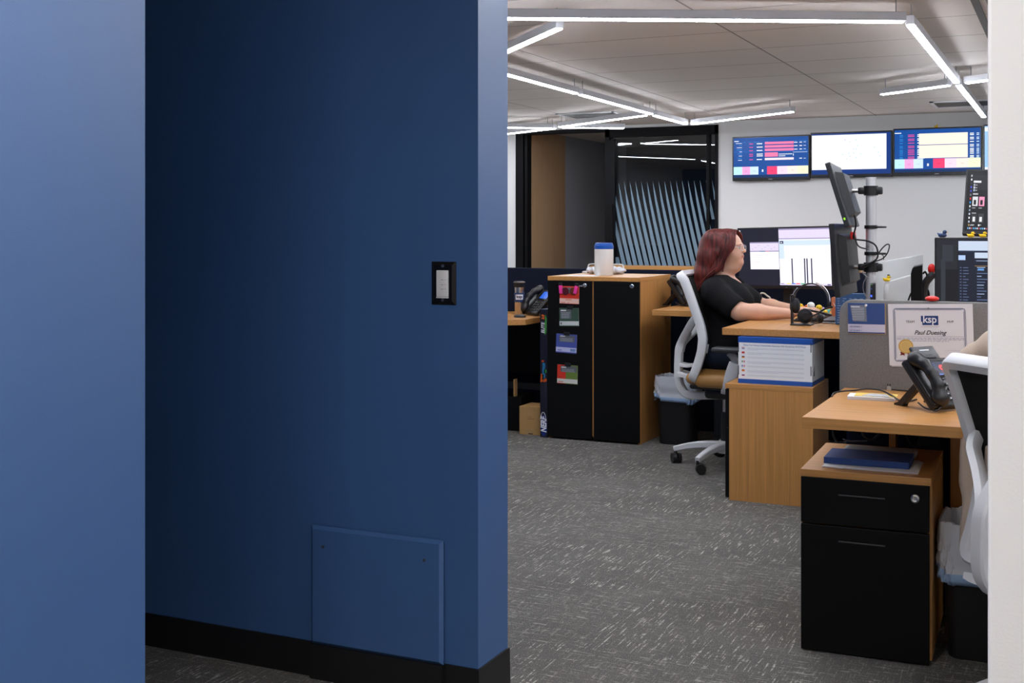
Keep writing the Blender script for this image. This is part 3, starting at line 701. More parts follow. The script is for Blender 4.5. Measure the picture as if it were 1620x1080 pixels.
b = MB(); blue = ink(25, 50, 130)
b.M = Matrix.Translation((0, -0.0006, 0.075)); n = 24
b.poly([(0.022*math.cos(2*PI*i/n), 0, 0.066*math.sin(2*PI*i/n)) for i in range(n)], blue); b.build('emblem', None, t, smooth=False)
b = MB(); pts = [Vector((-0.004-0.019*math.cos(a)*1.0, -0.001, 0.10+0.058*math.sin(a))) for a in [0.2+2.6*k/12 for k in range(13)]]
b.tube(pts, 0.0018, ink(235, 235, 240), 6, False); b.build('emblem_swoosh', None, t)
lettering('lettering', 'ELITE', 0.030, ink(225, 228, 230), t, (-0.004, -0.0012, 0.685), (PI/2, -PI/2, 0), 0.2, bold=0.001, sx=0.95)
lettering('lettering', '2.0', 0.024, ink(240, 110, 30), t, (-0.004, -0.0012, 0.752), (PI/2, -PI/2, 0), 0.2, bold=0.001)
b = MB(); gr = ink(70, 150, 60)
b.prism([(0.006, -0.0008, 0.64), (0.018, -0.0008, 0.655), (0.020, -0.0008, 0.745), (0.010, -0.0008, 0.77)], (0, -0.0003, 0), gr)
for dx, z0, z1, c_ in ((0.0, 0.36, 0.47, ink(40, 110, 150)), (-0.012, 0.345, 0.40, ink(210, 90, 30)), (0.010, 0.40, 0.43, ink(60, 150, 70)), (0.010, 0.345, 0.375, ink(205, 85, 30)), (-0.004, 0.47, 0.485, ink(200, 70, 30)), (0.012, 0.26, 0.34, ink(40, 44, 55))):
    b.prism([(dx-0.011, -0.0008, z0), (dx+0.009, -0.0008, z0+0.006), (dx+0.011, -0.0008, z1-0.008), (dx-0.007, -0.0008, z1)], (0, -0.0003, 0), c_)
b.build('printed_picture', None, t, smooth=False)

# white carton with language flags on the oak pedestal
b0 = atY(1168, 531, 5.762); b1 = atY(1285, 610, 5.762)
t = thing('white_carton', 'white carton with blue bands and small flags on the oak pedestal', 'box', ((b0.x+b1.x)/2, 5.762, PH+0.0005)); W = b1.x-b0.x; H = 0.222; Dp = 0.30
BLUEB = mat('blue_print_band', (0.012, 0.085, 0.38), 0.45); WB = mat('white_coated_card', (0.88, 0.88, 0.89), 0.45)
MB().box(-W/2, 0, 0, W/2, Dp, H, WB, 0.001).build('carton', WB, t, smooth=False)
b = MB()
for z0, z1 in ((0.0, 0.021), (H-0.026, H+0.0002)): b.box(-W/2-0.0006, -0.0006, z0, W/2+0.0006, Dp+0.0006, z1)
b.build('blue_band', BLUEB, t, smooth=False)
lettering('title', 'Elevate Your Desktop Communication Experience With Grandstream HD IP Phones', 0.0098, ink(110, 125, 165), t, (-0.002, -0.0008, H-0.038), bold=0.0001, sx=0.88)
b = MB(); T = ink(196, 199, 210)
for r_ in range(7):
    for k in range(3 if r_ in (0, 1, 3, 5) else 2):
        z = H-0.053-0.0215*r_-0.0042*k; wdt = 0.27 if k < 2 else 0.05+0.02*r_
        b.poly([(-W/2+0.045, -0.0005, z), (-W/2+0.045+wdt, -0.0005, z), (-W/2+0.045+wdt, -0.0005, z+0.0013), (-W/2+0.045, -0.0005, z+0.0013)], T)
b.build('small_print', None, t, smooth=False)
b = MB(); fl = [[(200, 60, 60), (235, 235, 240), (40, 60, 130)], [(205, 40, 35)]*3, [(30, 30, 30), (205, 40, 35), (230, 190, 50)], [(40, 130, 70), (240, 240, 240), (205, 50, 45)], [(40, 70, 150), (240, 240, 240), (205, 50, 45)], [(205, 50, 45), (235, 190, 50), (205, 50, 45)], [(235, 235, 240), (50, 70, 160), (205, 50, 45)]]
for r_, cs in enumerate(fl):
    zc = H-0.0535-0.0215*r_
    for k, c_ in enumerate(cs):
        m = ink(*c_)
        if r_ in (3, 4): a = (-W/2+0.017+0.0047*k, zc-0.004, -W/2+0.017+0.0047*(k+1), zc+0.005)
        else: a = (-W/2+0.017, zc+0.005-0.003*(k+1), -W/2+0.031, zc+0.005-0.003*k)
        b.poly([(a[0], -0.0006, a[1]), (a[2], -0.0006, a[1]), (a[2], -0.0006, a[3]), (a[0], -0.0006, a[3])], m)
b.build('flag_print', None, t, smooth=False)
b = MB()
for z0 in (0.050, 0.160): b.box(W/2-0.008, -0.0007, z0, W/2-0.004, 0.0, z0+0.045).box(-W/2, -0.0007, z0-0.01, -W/2+0.003, 0, z0+0.035)
b.build('tape_mark', ink(50, 50, 58), t, smooth=False)
tri = MB(); tri.prism([(W/2+0.0002, 0.03, 0.045), (W/2+0.0002, 0.055, 0.045), (W/2+0.0002, 0.055, 0.10)], (0.0003, 0, 0), ink(60, 62, 72)); tri.build('side_print', None, t, smooth=False)

# ================================================================== WASTE BASKETS
LINER = mat('white_plastic_liner', (0.60, 0.62, 0.66), 0.28, spec=0.6); LINB = mat('blue_liner_edge', (0.32, 0.46, 0.68), 0.3)
def nz(a, b_, c_=0): return math.sin(a*3.1+b_*7.3+c_)*.5+math.sin(a*7.7-b_*4.1+1.3+c_)*.3+math.sin(a*15.3+b_*11.9+c_*2)*.2
def basket(loc, rz, label, group, w_=0.245, d=0.20, h=0.395, drop=0.13, seed=0.0):
    t = thing('waste_basket', label, 'waste basket', loc, rz, group)
    P = lambda f, z: [(x, y, z) for x, y in rrect(w_*f, d*f, 0.045*f)]
    MB().loft([P(0.80, 0.0), P(0.84, 0.004), P(0.97, h-0.03), P(1.0, h-0.02), P(1.0, h), P(0.96, h), P(0.78, 0.02)], mat('black_bin_plastic', (0.009, 0.009, 0.010), 0.42), True, True).build('bin', None, t)
    b = MB(); rings = []; n = 120; base = rrect(1, 1, 0.18, 29)
    rows = [(0.80, h-0.16), (0.90, h-0.07), (0.945, h-0.002), (0.985, h+0.014), (1.035, h+0.013)]
    for k in range(1, 11): rows.append((1.062+0.012*k/10, h-drop*k/10))
    for j, (f, z) in enumerate(rows):
        ring = []
        for i, (x, y) in enumerate(rrect(w_*f, d*f, 0.05*f, 29)):
            a = i/len(base)*2*PI; k = max(0, (j-4)/10)
            q = 1+(0.05*nz(a*2, z*14, seed)+0.022*nz(a*5.3, z*38, seed+2)+0.014*nz(a*11, z*25, seed+4))*(0.3+k); dz = 0.012*nz(a, 2.0, seed)*k+0.016*k*math.sin(a*2+seed)
            ring.append((x*q, y*q, z+dz+0.006*nz(a*1.5, 5, seed)*(j in (3, 4))))
        rings.append(ring)
    ms = [LINER]*(len(rows)-1); ms[-1] = LINB; ms[-2] = LINB
    b.loft(rings, ms, False, False)
    ln = b.build('liner', None, t); ln['label'] = 'crumpled white bag folded over the rim'
    so = ln.modifiers.new('thickness', 'SOLIDIFY'); so.thickness = 0.0012
    return t
basket((-2.19, 7.13, 0), 0.0, 'black waste basket with white liner between the cabinet and the white chair', 'waste baskets with liners', 0.245, 0.2)
basket((-0.245, 3.99, 0), 0.0, 'black waste basket with white liner right of the black pedestal', 'waste baskets with liners', 0.25, 0.24, 0.40, 0.15, 2.1)
# ================================================================== TASK CHAIRS
MESHFAB = mat('black_mesh_fabric', (0.014, 0.014, 0.013), 0.8, spec=0.2, bump=(900, 0.4))
PROF = [(0.46, -0.150), (0.494, -0.125), (0.55, -0.100), (0.611, -0.080), (0.66, -0.068), (0.723, -0.063), (0.79, -0.077), (0.867, -0.105), (0.948, -0.135), (1.00, -0.155), (1.03, -0.168), (1.06, -0.200)]
def prof(z): return float(np.interp(z, [p[0] for p in PROF], [p[1] for p in PROF]))
def pnorm(z): d = (prof(z+0.02)-prof(z-0.02))/0.04; return Vector((1, 0, -d)).normalized()
def make_chair(name, label, loc, rz, cat='chair'):
    t = thing(name, label, cat, loc, rz, 'white framed task chairs')
    hw, z0, z1, r = 0.232, 0.495, 1.056, 0.04
    out = []
    for cy_, cz, a0 in ((hw-r, z1-r, 0), (-hw+r, z1-r, PI/2), (-hw+r, z0+r, PI), (hw-r, z0+r, 1.5*PI)):
        for k in range(7): a = a0+PI/2*k/6; out.append((cy_+r*math.cos(a), cz+r*math.sin(a)))
    full = []
    for i in range(len(out)):
        a, b_ = out[i], out[(i+1) % len(out)]; n = max(1, int(math.dist(a, b_)/0.03))
        for k in range(n): full.append((a[0]+(b_[0]-a[0])*k/n, a[1]+(b_[1]-a[1])*k/n))
    P = [Vector((prof(z), y, z)) for y, z in full]; Nn = [pnorm(z) for y, z in full]
    fr = MB(); fr.sweep(P, Nn, 0.034, 0.046, WHITEPL, True)
    bf = fr.build('back_frame', WHITEPL, t)
    b = MB(); g = []
    for j in range(25):
        z = z0+0.01+(z1-z0-0.02)*j/24; g.append([(prof(z)+0.004, y, z) for y in np.linspace(-hw+0.012, hw-0.012, 9)])
    b.loft(g, MESHFAB, False, False, False); o = b.build('back_mesh', MESHFAB, t)
    so = o.modifiers.new('thickness', 'SOLIDIFY'); so.thickness = 0.004
    # rear spine with two arms, bent forward under the seat
    sp = curve([(-0.214, 0, 0.735), (-0.257, 0, 0.656), (-0.267, 0, 0.596), (-0.268, 0, 0.469), (-0.247, 0, 0.408), (-0.200, 0, 0.380), (-0.04, 0, 0.388)], 5)
    def nrm(L): return [Vector((0, 1, 0)).cross((L[min(i+1, len(L)-1)]-L[max(i-1, 0)]).normalized()) for i in range(len(L))]
    b = MB(); b.sweep(sp, nrm(sp), 0.05, 0.042, WHITEPL)
    for s in (-1, 1):
        A = curve([(-0.095, s*0.215, 0.845), (-0.135, s*0.185, 0.80), (-0.19, s*0.10, 0.742), (-0.245, s*0.022, 0.675), (-0.262, s*0.012, 0.62)], 5)
        b.sweep(A, nrm(A), 0.030, 0.040, WHITEPL)
    b.build('spine', WHITEPL, t)
    b = MB()
    A = curve([(-0.255, 0, 0.55), (-0.20, 0, 0.545), (-0.135, 0, 0.575), (-0.085, 0, 0.66)], 4); b.sweep(A, nrm(A), 0.10, 0.018, WHITEPL)
    A = curve([(-0.26, 0, 0.50), (-0.20, 0, 0.49), (-0.13, 0, 0.50)], 4); b.sweep(A, nrm(A), 0.16, 0.024, WHITEPL)
    b.box(-0.075, -0.16, 0.63, -0.06, 0.16, 0.68, WHITEPL, 0.006)
    b.build('lumbar_bracket', WHITEPL, t)
    f = Field((-0.24, -0.27, 0.43), (0.32, 0.27, 0.56), 0.008)
    f.box((-0.110, -0.235, 0.458), (0.285, 0.235, 0.522), 0.030, 0)
    f.box((-0.185, -0.165, 0.460), (0.05, 0.165, 0.520), 0.029, 0.09)
    f.warp(lambda X, Y, Z: -0.012*np.exp(-((X-0.02)/0.2)**2-(Y/0.16)**2)*0+0.30*np.maximum(0, X-0.20)**2*8)
    f.build('seat', TAN, t)['label'] = 'tan leather seat pad'
    MB().box(-0.15, -0.20, 0.440, 0.24, 0.20, 0.466, BLACK, 0.012).box(-0.10, -0.09, 0.375, 0.14, 0.09, 0.442, BLACK, 0.02).build('mechanism', BLACK, t)
    for s in (-1, 1):
        b = MB(); A = curve([(0.07, s*0.20, 0.435), (0.09, s*0.265, 0.455), (0.105, s*0.285, 0.53), (0.125, s*0.285, 0.60)], 4)
        b.sweep(A, [Vector((1, 0, 0))]*len(A), lambda q: 0.028, lambda q: 0.085-0.025*q, WHITEPL)
        A = curve([(0.125, s*0.285, 0.58), (0.125, s*0.285, 0.62), (0.095, s*0.283, 0.655)], 4); b.sweep(A, [Vector((1, 0, 0.3))]*len(A), 0.022, 0.04, GREYPL)
        b.build('arm_post', WHITEPL, t)
        MB().box(0.005, s*0.285-0.042, 0.655, 0.25, s*0.285+0.042, 0.682, DARKGREY, 0.012, 3).build('arm_pad', DARKGREY, t)
    b = MB(); b.cyl((0, 0, 0.13), (0, 0, 0.30), 0.028, m=BLACK).cyl((0, 0, 0.29), (0, 0, 0.40), 0.018, m=STEEL)
    b.build('gas_column', BLACK, t)
    base = MB().lathe([(0.0, 0.075), (0.045, 0.075), (0.050, 0.10), (0.045, 0.135), (0.030, 0.142), (0.0, 0.142)], m=WHITEPL).build('base', WHITEPL, t)
    for k in range(5):
        a = math.radians(182+72*k); u = Vector((math.cos(a), math.sin(a), 0))
        A = curve([u*0.03+Vector((0, 0, 0.115)), u*0.12+Vector((0, 0, 0.112)), u*0.21+Vector((0, 0, 0.098)), u*0.292+Vector((0, 0, 0.076))], 4)
        MB().sweep(A, [Vector((0, 0, 1))]*len(A), lambda q: 0.050-0.022*q, lambda q: 0.042-0.014*q, WHITEPL).build('leg', WHITEPL, base)
        cb = MB(); c = u*0.285; vv = Vector((-u.y, u.x, 0)); c2 = c+vv*0.012-u*0.008
        ax = (u*0.8+vv*0.6).normalized()
        for s in (-1, 1): cb.cyl(c2+Vector((0, 0, 0.029))+ax*s*0.006, c2+Vector((0, 0, 0.029))+ax*s*0.025, 0.029, 0.0265, BLACK, 20)
        cb.cyl(c+Vector((0, 0, 0.03)), c+Vector((0, 0, 0.072)), 0.010, m=BLACK); cb.build('caster', BLACK, base)
    return t
chair = make_chair('task_chair', 'white framed task chair with tan seat that the red haired person sits in', (-1.735, 6.53, 0), 0.0)
NCH = (-0.027, 3.560); NPH = math.radians(45); NDROP = 0.12
near = dup(chair, (NCH[0], NCH[1], 0.0), NPH, 'white framed task chair at the right edge with a beige jacket over it')
for k in kids(near):
    if k.name.startswith('base'): k.rotation_euler.z = math.radians(-19); k.location = (0.056, -0.021, 0)
    else: k.location.z = -NDROP
    if k.name.startswith('seat'): k.location.x = 0.055
    if k.name.startswith('spine'): k.scale.z = 0.8; k.location.z = 0.845*0.2-NDROP
def in_near(x, y, d):            # a point at depth d on that sight line, in the near chair's own frame
    v = atD(x, y, d)-Vector((NCH[0], NCH[1], -NDROP)); return tuple(Matrix.Rotation(-NPH, 3, 'Z') @ v)
# beige jacket hung over the near chair
JACKET = mat('beige_knit_cloth', (0.60, 0.475, 0.37), 0.9, spec=0.1, noise=(120, 0.06), bump=(400, 0.25))
f = Field((-0.50, -0.36, 0.36), (0.14, 0.46, 1.20), 0.007)
f.box((-0.090, -0.215, 0.62), (-0.045, 0.215, 1.00), 0.03, 0.0)
f.chain([in_near(*q) for q in ((1527, 584, 3.49), (1547, 566, 3.46), (1577, 553, 3.41), (1612, 550, 3.34), (1650, 560, 3.27), (1690, 580, 3.2))], [0.036, 0.042, 0.046, 0.048, 0.046, 0.040], 0.03)
f.chain([in_near(*q) for q in ((1522, 585, 3.49), (1519, 630, 3.49), (1524, 665, 3.48), (1530, 705, 3.47), (1533, 760, 3.46), (1534, 820, 3.46), (1537, 900, 3.46))], [0.030, 0.018, 0.017, 0.019, 0.023, 0.025, 0.031], 0.0)
f.chain([(-0.085, -0.225, 1.00), (-0.02, -0.275, 0.86), (-0.01, -0.275, 0.72), (-0.03, -0.28, 0.55)], [0.045, 0.045, 0.042, 0.045], 0.03)
f.box((-0.6, -0.5, 0.2), (0.3, 0.6, EYE-(868-HZ)/F*3.46+NDROP), 0.001, 0.0, True)
f.warp(lambda X, Y, Z: 0.004*np.sin(38*Y+6*np.sin(9*Z))*np.sin(11*Z+1)+0.003*np.sin(60*X+23*Z))
jk = thing('jacket', 'beige knit jacket draped over the white chair at the right edge', 'jacket', (NCH[0], NCH[1], -NDROP), NPH)
f.build('cloth', JACKET, jk)

# ================================================================== THE SEATED PERSON
PX, PY = -1.73, 6.565
SKIN = mat('skin', (0.70, 0.40, 0.27), 0.45, noise=(40, 0.05)); SKIN.node_tree.nodes['Principled BSDF'].inputs['Subsurface Weight'].default_value = 0.08
SKIN.node_tree.nodes['Principled BSDF'].inputs['Subsurface Radius'].default_value = (0.02, 0.008, 0.004)
LIPS = mat('lips', (0.56, 0.22, 0.17), 0.4); EYEW = mat('eye_white', (0.75, 0.72, 0.70), 0.2); EYED = mat('eye_dark', (0.03, 0.02, 0.015), 0.15); BROW = mat('brow_hair', (0.16, 0.05, 0.035), 0.7)
ARMS = {-1: [(-0.030, -0.185, 0.955), (0.120, -0.232, 0.866), (0.372, -0.125, 0.853)], 1: [(-0.030, 0.185, 0.955), (0.105, 0.255, 0.868), (0.345, 0.135, 0.857)]}
def torso(f, g):                   # g: how much fuller than the body
    f.ell((-0.010, 0, 0.90), (0.125+g, 0.175+g, 0.155+g), 0.04)
    f.ell((0.075, -0.078, 0.905), (0.080+g, 0.078+g, 0.075+g), 0.04); f.ell((0.075, 0.078, 0.905), (0.080+g, 0.078+g, 0.075+g), 0.04)
    f.cone((-0.045, -0.145, 0.975), (-0.045, 0.145, 0.975), 0.058+g, 0.058+g, 0.05)
    f.ell((0.020, 0, 0.735), (0.135+g, 0.180+g, 0.155+g), 0.05)
    f.ell((-0.030, 0, 0.615), (0.130+g, 0.185+g, 0.105+g), 0.05)
def legs(f, g):
    for s in (-1, 1):
        f.chain([(-0.03, s*0.095, 0.612), (0.40, s*0.105, 0.585), (0.43, s*0.105, 0.50), (0.44, s*0.105, 0.10)], [0.085+g, 0.062+g, 0.056+g, 0.040+g], 0.03)
b = Field((-0.27, -0.36, 0.02), (0.64, 0.36, 1.34), 0.0037)
torso(b, -0.010); legs(b, -0.008)
# neck, head
b.cone((-0.045, 0, 1.00), (-0.022, 0, 1.13), 0.062, 0.053, 0.035)
b.ell((0.022, 0, 1.092), (0.050, 0.048, 0.032), 0.03)
b.ell((-0.030, 0, 1.222), (0.092, 0.074, 0.080), 0.02)
b.ell((0.018, 0, 1.185), (0.060, 0.062, 0.078), 0.03)
b.ell((0.030, 0, 1.140), (0.045, 0.050, 0.042), 0.03)
b.ell((0.063, 0, 1.119), (0.019, 0.024, 0.017), 0.02)
for s in (-1, 1):
    b.ell((0.040, s*0.036, 1.160), (0.030, 0.026, 0.026), 0.02)          # cheek
    b.ell((0.066, s*0.030, 1.214), (0.014, 0.022, 0.008), 0.012)         # brow ridge
    b.ell((0.080, s*0.031, 1.201), (0.014, 0.014, 0.010), 0.008, True)   # eye socket
    b.ell((0.0585, s*0.031, 1.2005), (0.012, 0.014, 0.0095), 0.002)
    b.ell((-0.012, s*0.077, 1.182), (0.017, 0.008, 0.027), 0.008)        # ear
    b.ell((0.083, s*0.010, 1.1785), (0.009, 0.007, 0.006), 0.006)        # nostril wing
b.cone((0.070, 0, 1.208), (0.090, 0, 1.184), 0.0075, 0.0095, 0.012)      # nose
b.ell((0.0765, 0, 1.1575), (0.0105, 0.021, 0.0055), 0.004); b.ell((0.0755, 0, 1.148), (0.0105, 0.018, 0.0058), 0.004)
# arms and hands
for s, (sh, el, wr) in ARMS.items():
    b.chain([sh, el], [0.056, 0.046], 0.03); mid = tuple(el[i]*0.65+wr[i]*0.35 for i in range(3))
    b.chain([el, mid, wr], [0.046, 0.043, 0.026], 0.02)
    W_ = np.array(wr); dr = np.array((1.0, -s*0.16, 0.0)); dr /= np.linalg.norm(dr); sd = np.array((dr[1]*s, -dr[0]*s, 0.0))   # sd points to the little finger side
    sd = np.array((-dr[1], dr[0], 0.0))*s
    up = np.array((0, 0, 1.0))
    b.ell(W_+dr*0.045+up*0.004, (0.050, 0.036, 0.0155), 0.012, rot=(0, 0, math.atan2(dr[1], dr[0])))
    for off, ln, r in ((-0.027, 0.066, 0.0082), (-0.009, 0.074, 0.0085), (0.009, 0.068, 0.0081), (0.026, 0.054, 0.0072)):
        k0 = W_+dr*(0.070-abs(off)*0.25)+sd*off+up*0.004; sp_ = sd*off*0.35
        k1 = k0+dr*ln*0.45+sp_*0.6+up*0.006; k2 = k1+dr*ln*0.33+sp_*0.4-up*0.008; k3 = k2+dr*ln*0.16-up*0.012
        b.chain([k0, k1, k2, k3], [r*1.05, r, r*0.9, r*0.8], 0.003)
    th0 = W_+dr*0.022-sd*0.022; th1 = th0+dr*0.032-sd*0.022-up*0.003; th2 = th1+dr*0.030-sd*0.004-up*0.006
    b.chain([th0, th1, th2], [0.0125, 0.0100, 0.0080], 0.006)
def pick(c):
    m = np.zeros(len(c), int)
    m[((c[:, 0] > 0.074) & (np.abs(c[:, 1]) < 0.022) & (np.abs(c[:, 2]-1.1528) < 0.0085-0.30*np.abs(c[:, 1])) & (c[:, 0] > 0.077))] = 1
    for s in (-1, 1):
        d = np.linalg.norm((c-np.array((0.0605, s*0.031, 1.2005)))/np.array((0.0115, 0.0125, 0.0065)), axis=1)
        m[d < 1] = 2
        m[(np.linalg.norm(c-np.array((0.0705, s*0.0305, 1.2008)), axis=1) < 0.0058)] = 3
        d = np.abs(c[:, 2]-(1.2195-0.12*np.abs(np.abs(c[:, 1])-0.028))) < 0.0022
        m[d & (c[:, 0] > 0.052) & (c[:, 1]*s > 0.010) & (c[:, 1]*s < 0.048)] = 4
    return m
person = b.build('person', [SKIN, LIPS, EYEW, EYED, BROW], pick=pick, loc=(PX, PY, 0))
tag(person, 'person with long dark red hair and glasses in black top typing at desk', 'person')
# black elbow-sleeved top
SHIRT = mat('black_jersey', (0.0065, 0.0065, 0.0075), 0.85, spec=0.15, bump=(120, 0.25))
f = Field((-0.27, -0.36, 0.50), (0.30, 0.36, 1.12), 0.006)
torso(f, 0.006)
for s, (sh, el, wr) in ARMS.items():
    e2 = tuple(sh[i]+(el[i]-sh[i])*0.80 for i in range(3)); f.chain([sh, e2], [0.071, 0.066], 0.035)
    d = np.array(el)-np.array(sh); d /= np.linalg.norm(d); e3 = np.array(e2)+d*0.025
    f.cone(e3+d*0.05, e3+d*0.09, 0.075, 0.075, 0.004, True)
f.cone((-0.042, 0, 1.03), (-0.030, 0, 1.2), 0.070, 0.09, 0.01, True)
f.ell((0.055, 0, 1.055), (0.060, 0.065, 0.055), 0.01, True)
f.box((-0.4, -0.4, 0.4), (0.4, 0.4, 0.592), 0.001, 0.0, True)
f.warp(lambda X, Y, Z: 0.0035*np.sin(55*Z+20*X+9*np.sin(12*Y))*np.exp(-((Z-0.76)/0.10)**2)+0.0010*np.sin(70*X-60*Z+15*Y))
f.build('top', SHIRT, person)
JEANS = mat('navy_denim', (0.014, 0.020, 0.036), 0.85, spec=0.15, noise=(90, 0.25), bump=(300, 0.2))
f = Field((-0.27, -0.30, 0.05), (0.60, 0.30, 0.70), 0.007)
f.ell((-0.030, 0, 0.615), (0.134, 0.189, 0.104), 0.03); legs(f, 0.004)
f.box((-0.4, -0.4, 0.0), (0.7, 0.4, 0.085), 0.001, 0.0, True); f.box((-0.4, -0.4, 0.655), (0.25, 0.4, 0.8), 0.001, 0.004, True)
f.build('trousers', JEANS, person)
for s in (-1, 1):
    f = Field((0.34, s*0.105-0.07, -0.01), (0.66, s*0.105+0.07, 0.16), 0.006)
    f.ell((0.50, s*0.105, 0.045), (0.115, 0.045, 0.045), 0.02).cone((0.43, s*0.105, 0.045), (0.435, s*0.105, 0.11), 0.044, 0.044, 0.02)
    f.box((0.3, s*0.105-0.1, -0.1), (0.7, s*0.105+0.1, 0.002), 0.001, 0.0, True); f.build('shoe', mat('black_shoe', (0.012, 0.012, 0.012), 0.5), person)
# long dark red hair
HAIR = bpy.data.materials.new('dark_red_hair'); HAIR.use_nodes = True
nt = HAIR.node_tree; hp = nt.nodes['Principled BSDF']; tc = nt.nodes.new('ShaderNodeTexCoord'); mp = nt.nodes.new('ShaderNodeMapping'); mp.inputs['Scale'].default_value = (75, 75, 7)
nn = nt.nodes.new('ShaderNodeTexNoise'); nn.inputs['Scale'].default_value = 1; nn.inputs['Detail'].default_value = 4
rp = nt.nodes.new('ShaderNodeValToRGB'); rp.color_ramp.elements[0].position = 0.35; rp.color_ramp.elements[1].position = 0.68
rp.color_ramp.elements[0].color = (0.036, 0.006, 0.006, 1); rp.color_ramp.elements[1].color = (0.18, 0.028, 0.021, 1)
for a, c_ in ((tc.outputs['Object'], mp.inputs['Vector']), (mp.outputs['Vector'], nn.inputs['Vector']), (nn.outputs['Fac'], rp.inputs['Fac']), (rp.outputs['Color'], hp.inputs['Base Color'])): nt.links.new(a, c_)
bp = nt.nodes.new('ShaderNodeBump'); bp.inputs['Strength'].default_value = 0.6; bp.inputs['Distance'].default_value = 0.004; nt.links.new(nn.outputs['Fac'], bp.inputs['Height']); nt.links.new(bp.outputs['Normal'], hp.inputs['Normal'])
hp.inputs['Roughness'].default_value = 0.46; hp.inputs['Specular IOR Level'].default_value = 0.35
f = Field((-0.30, -0.17, 0.86), (0.13, 0.17, 1.36), 0.0042)
f.ell((-0.042, 0, 1.222), (0.103, 0.089, 0.083), 0.02)
for s in (-1, 1):
    f.chain([(-0.075, s*0.045, 1.24), (-0.100, s*0.055, 1.15), (-0.120, s*0.065, 1.06), (-0.155, s*0.068, 0.985), (-0.178, s*0.062, 0.935)], [0.060, 0.056, 0.046, 0.028, 0.012], 0.03)
    f.chain([(-0.030, s*0.070, 1.24), (-0.040, s*0.078, 1.175), (-0.055, s*0.080, 1.115)], [0.022, 0.022, 0.016], 0.02)
f.chain([(-0.10, 0, 1.2), (-0.130, 0, 1.08), (-0.160, 0, 0.985), (-0.178, 0, 0.94)], [0.065, 0.056, 0.038, 0.016], 0.03)
f.ell((0.088, 0, 1.170), (0.085, 0.062, 0.090), 0.006, True)
f.build('hair', HAIR, person)
hr = MB(); rh = random.Random(5)
for s in (-1, 1):
    for i in range(84):
        u = i/83; j = lambda a: rh.uniform(-a, a); q = 1-0.62*u*u
        wv = j(0.010)
        pts = [(0.044-0.136*u+j(.004), s*(0.004+rh.random()*0.012), 1.3035-0.030*max(0, u-0.45)-0.018*max(0, 0.35-u)),
               (0.054-0.151*u+j(.004), s*(0.070+j(.004))*(1-0.3*u*u), 1.268+j(.004)),
               (0.052-0.185*u+j(.005), s*(0.092+j(.004))*(1-0.42*u*u), 1.205+j(.005)),
               (0.006-0.150*u+wv, s*(0.094+j(.005))*q, 1.140+j(.008)),
               (-0.022-0.125*u-wv, s*(0.098+j(.006))*q, 1.085+j(.008)),
               (-0.088-0.085*u+j(.008), s*(0.104+j(.006))*q, 1.035+j(.008)),
               (-0.150-0.035*u+j(.008), s*(0.098+j(.008))*q, 0.965+j(.015)),
               (-0.180-0.020*u+j(.010), s*(0.086+j(.012))*q, 0.896+j(.022))]
        if i < 5: pts = pts[:4]+[(-0.005+j(.004), s*0.090, 1.095), (-0.008+j(.004), s*0.090, 1.070)]
        r0 = rh.uniform(0.0042, 0.0078) if i >= 5 else 0.0034
        hr.tube(pts, (lambda t, r0=r0: r0*(0.55+0.9*min(1, t*4)*(1-t)**0.6)), HAIR, 6)
hr.build('hair_locks', HAIR, person)
GLS = mat('clear_plastic_frame', (0.80, 0.82, 0.86), 0.15)
g = MB()
for s in (-1, 1):
    y0 = s*0.032; loop = [(0.084, y0+0.024*math.copysign(abs(math.cos(a))**0.55, math.cos(a)), 1.199+0.0145*math.copysign(abs(math.sin(a))**0.55, math.sin(a))) for k, a in enumerate([2*PI*i/28 for i in range(29)])]
    g.tube(loop, 0.0012, GLS, 6, False); g.tube([(0.082, s*0.054, 1.204), (0.055, s*0.071, 1.206), (0.0, s*0.080, 1.203), (-0.02, s*0.080, 1.192)], 0.0011, GLS, 6)
g.tube([(0.085, -0.010, 1.202), (0.088, 0, 1.205), (0.085, 0.010, 1.202)], 0.0012, GLS, 6)
g.build('glasses', GLS, person)['label'] = 'clear framed glasses'

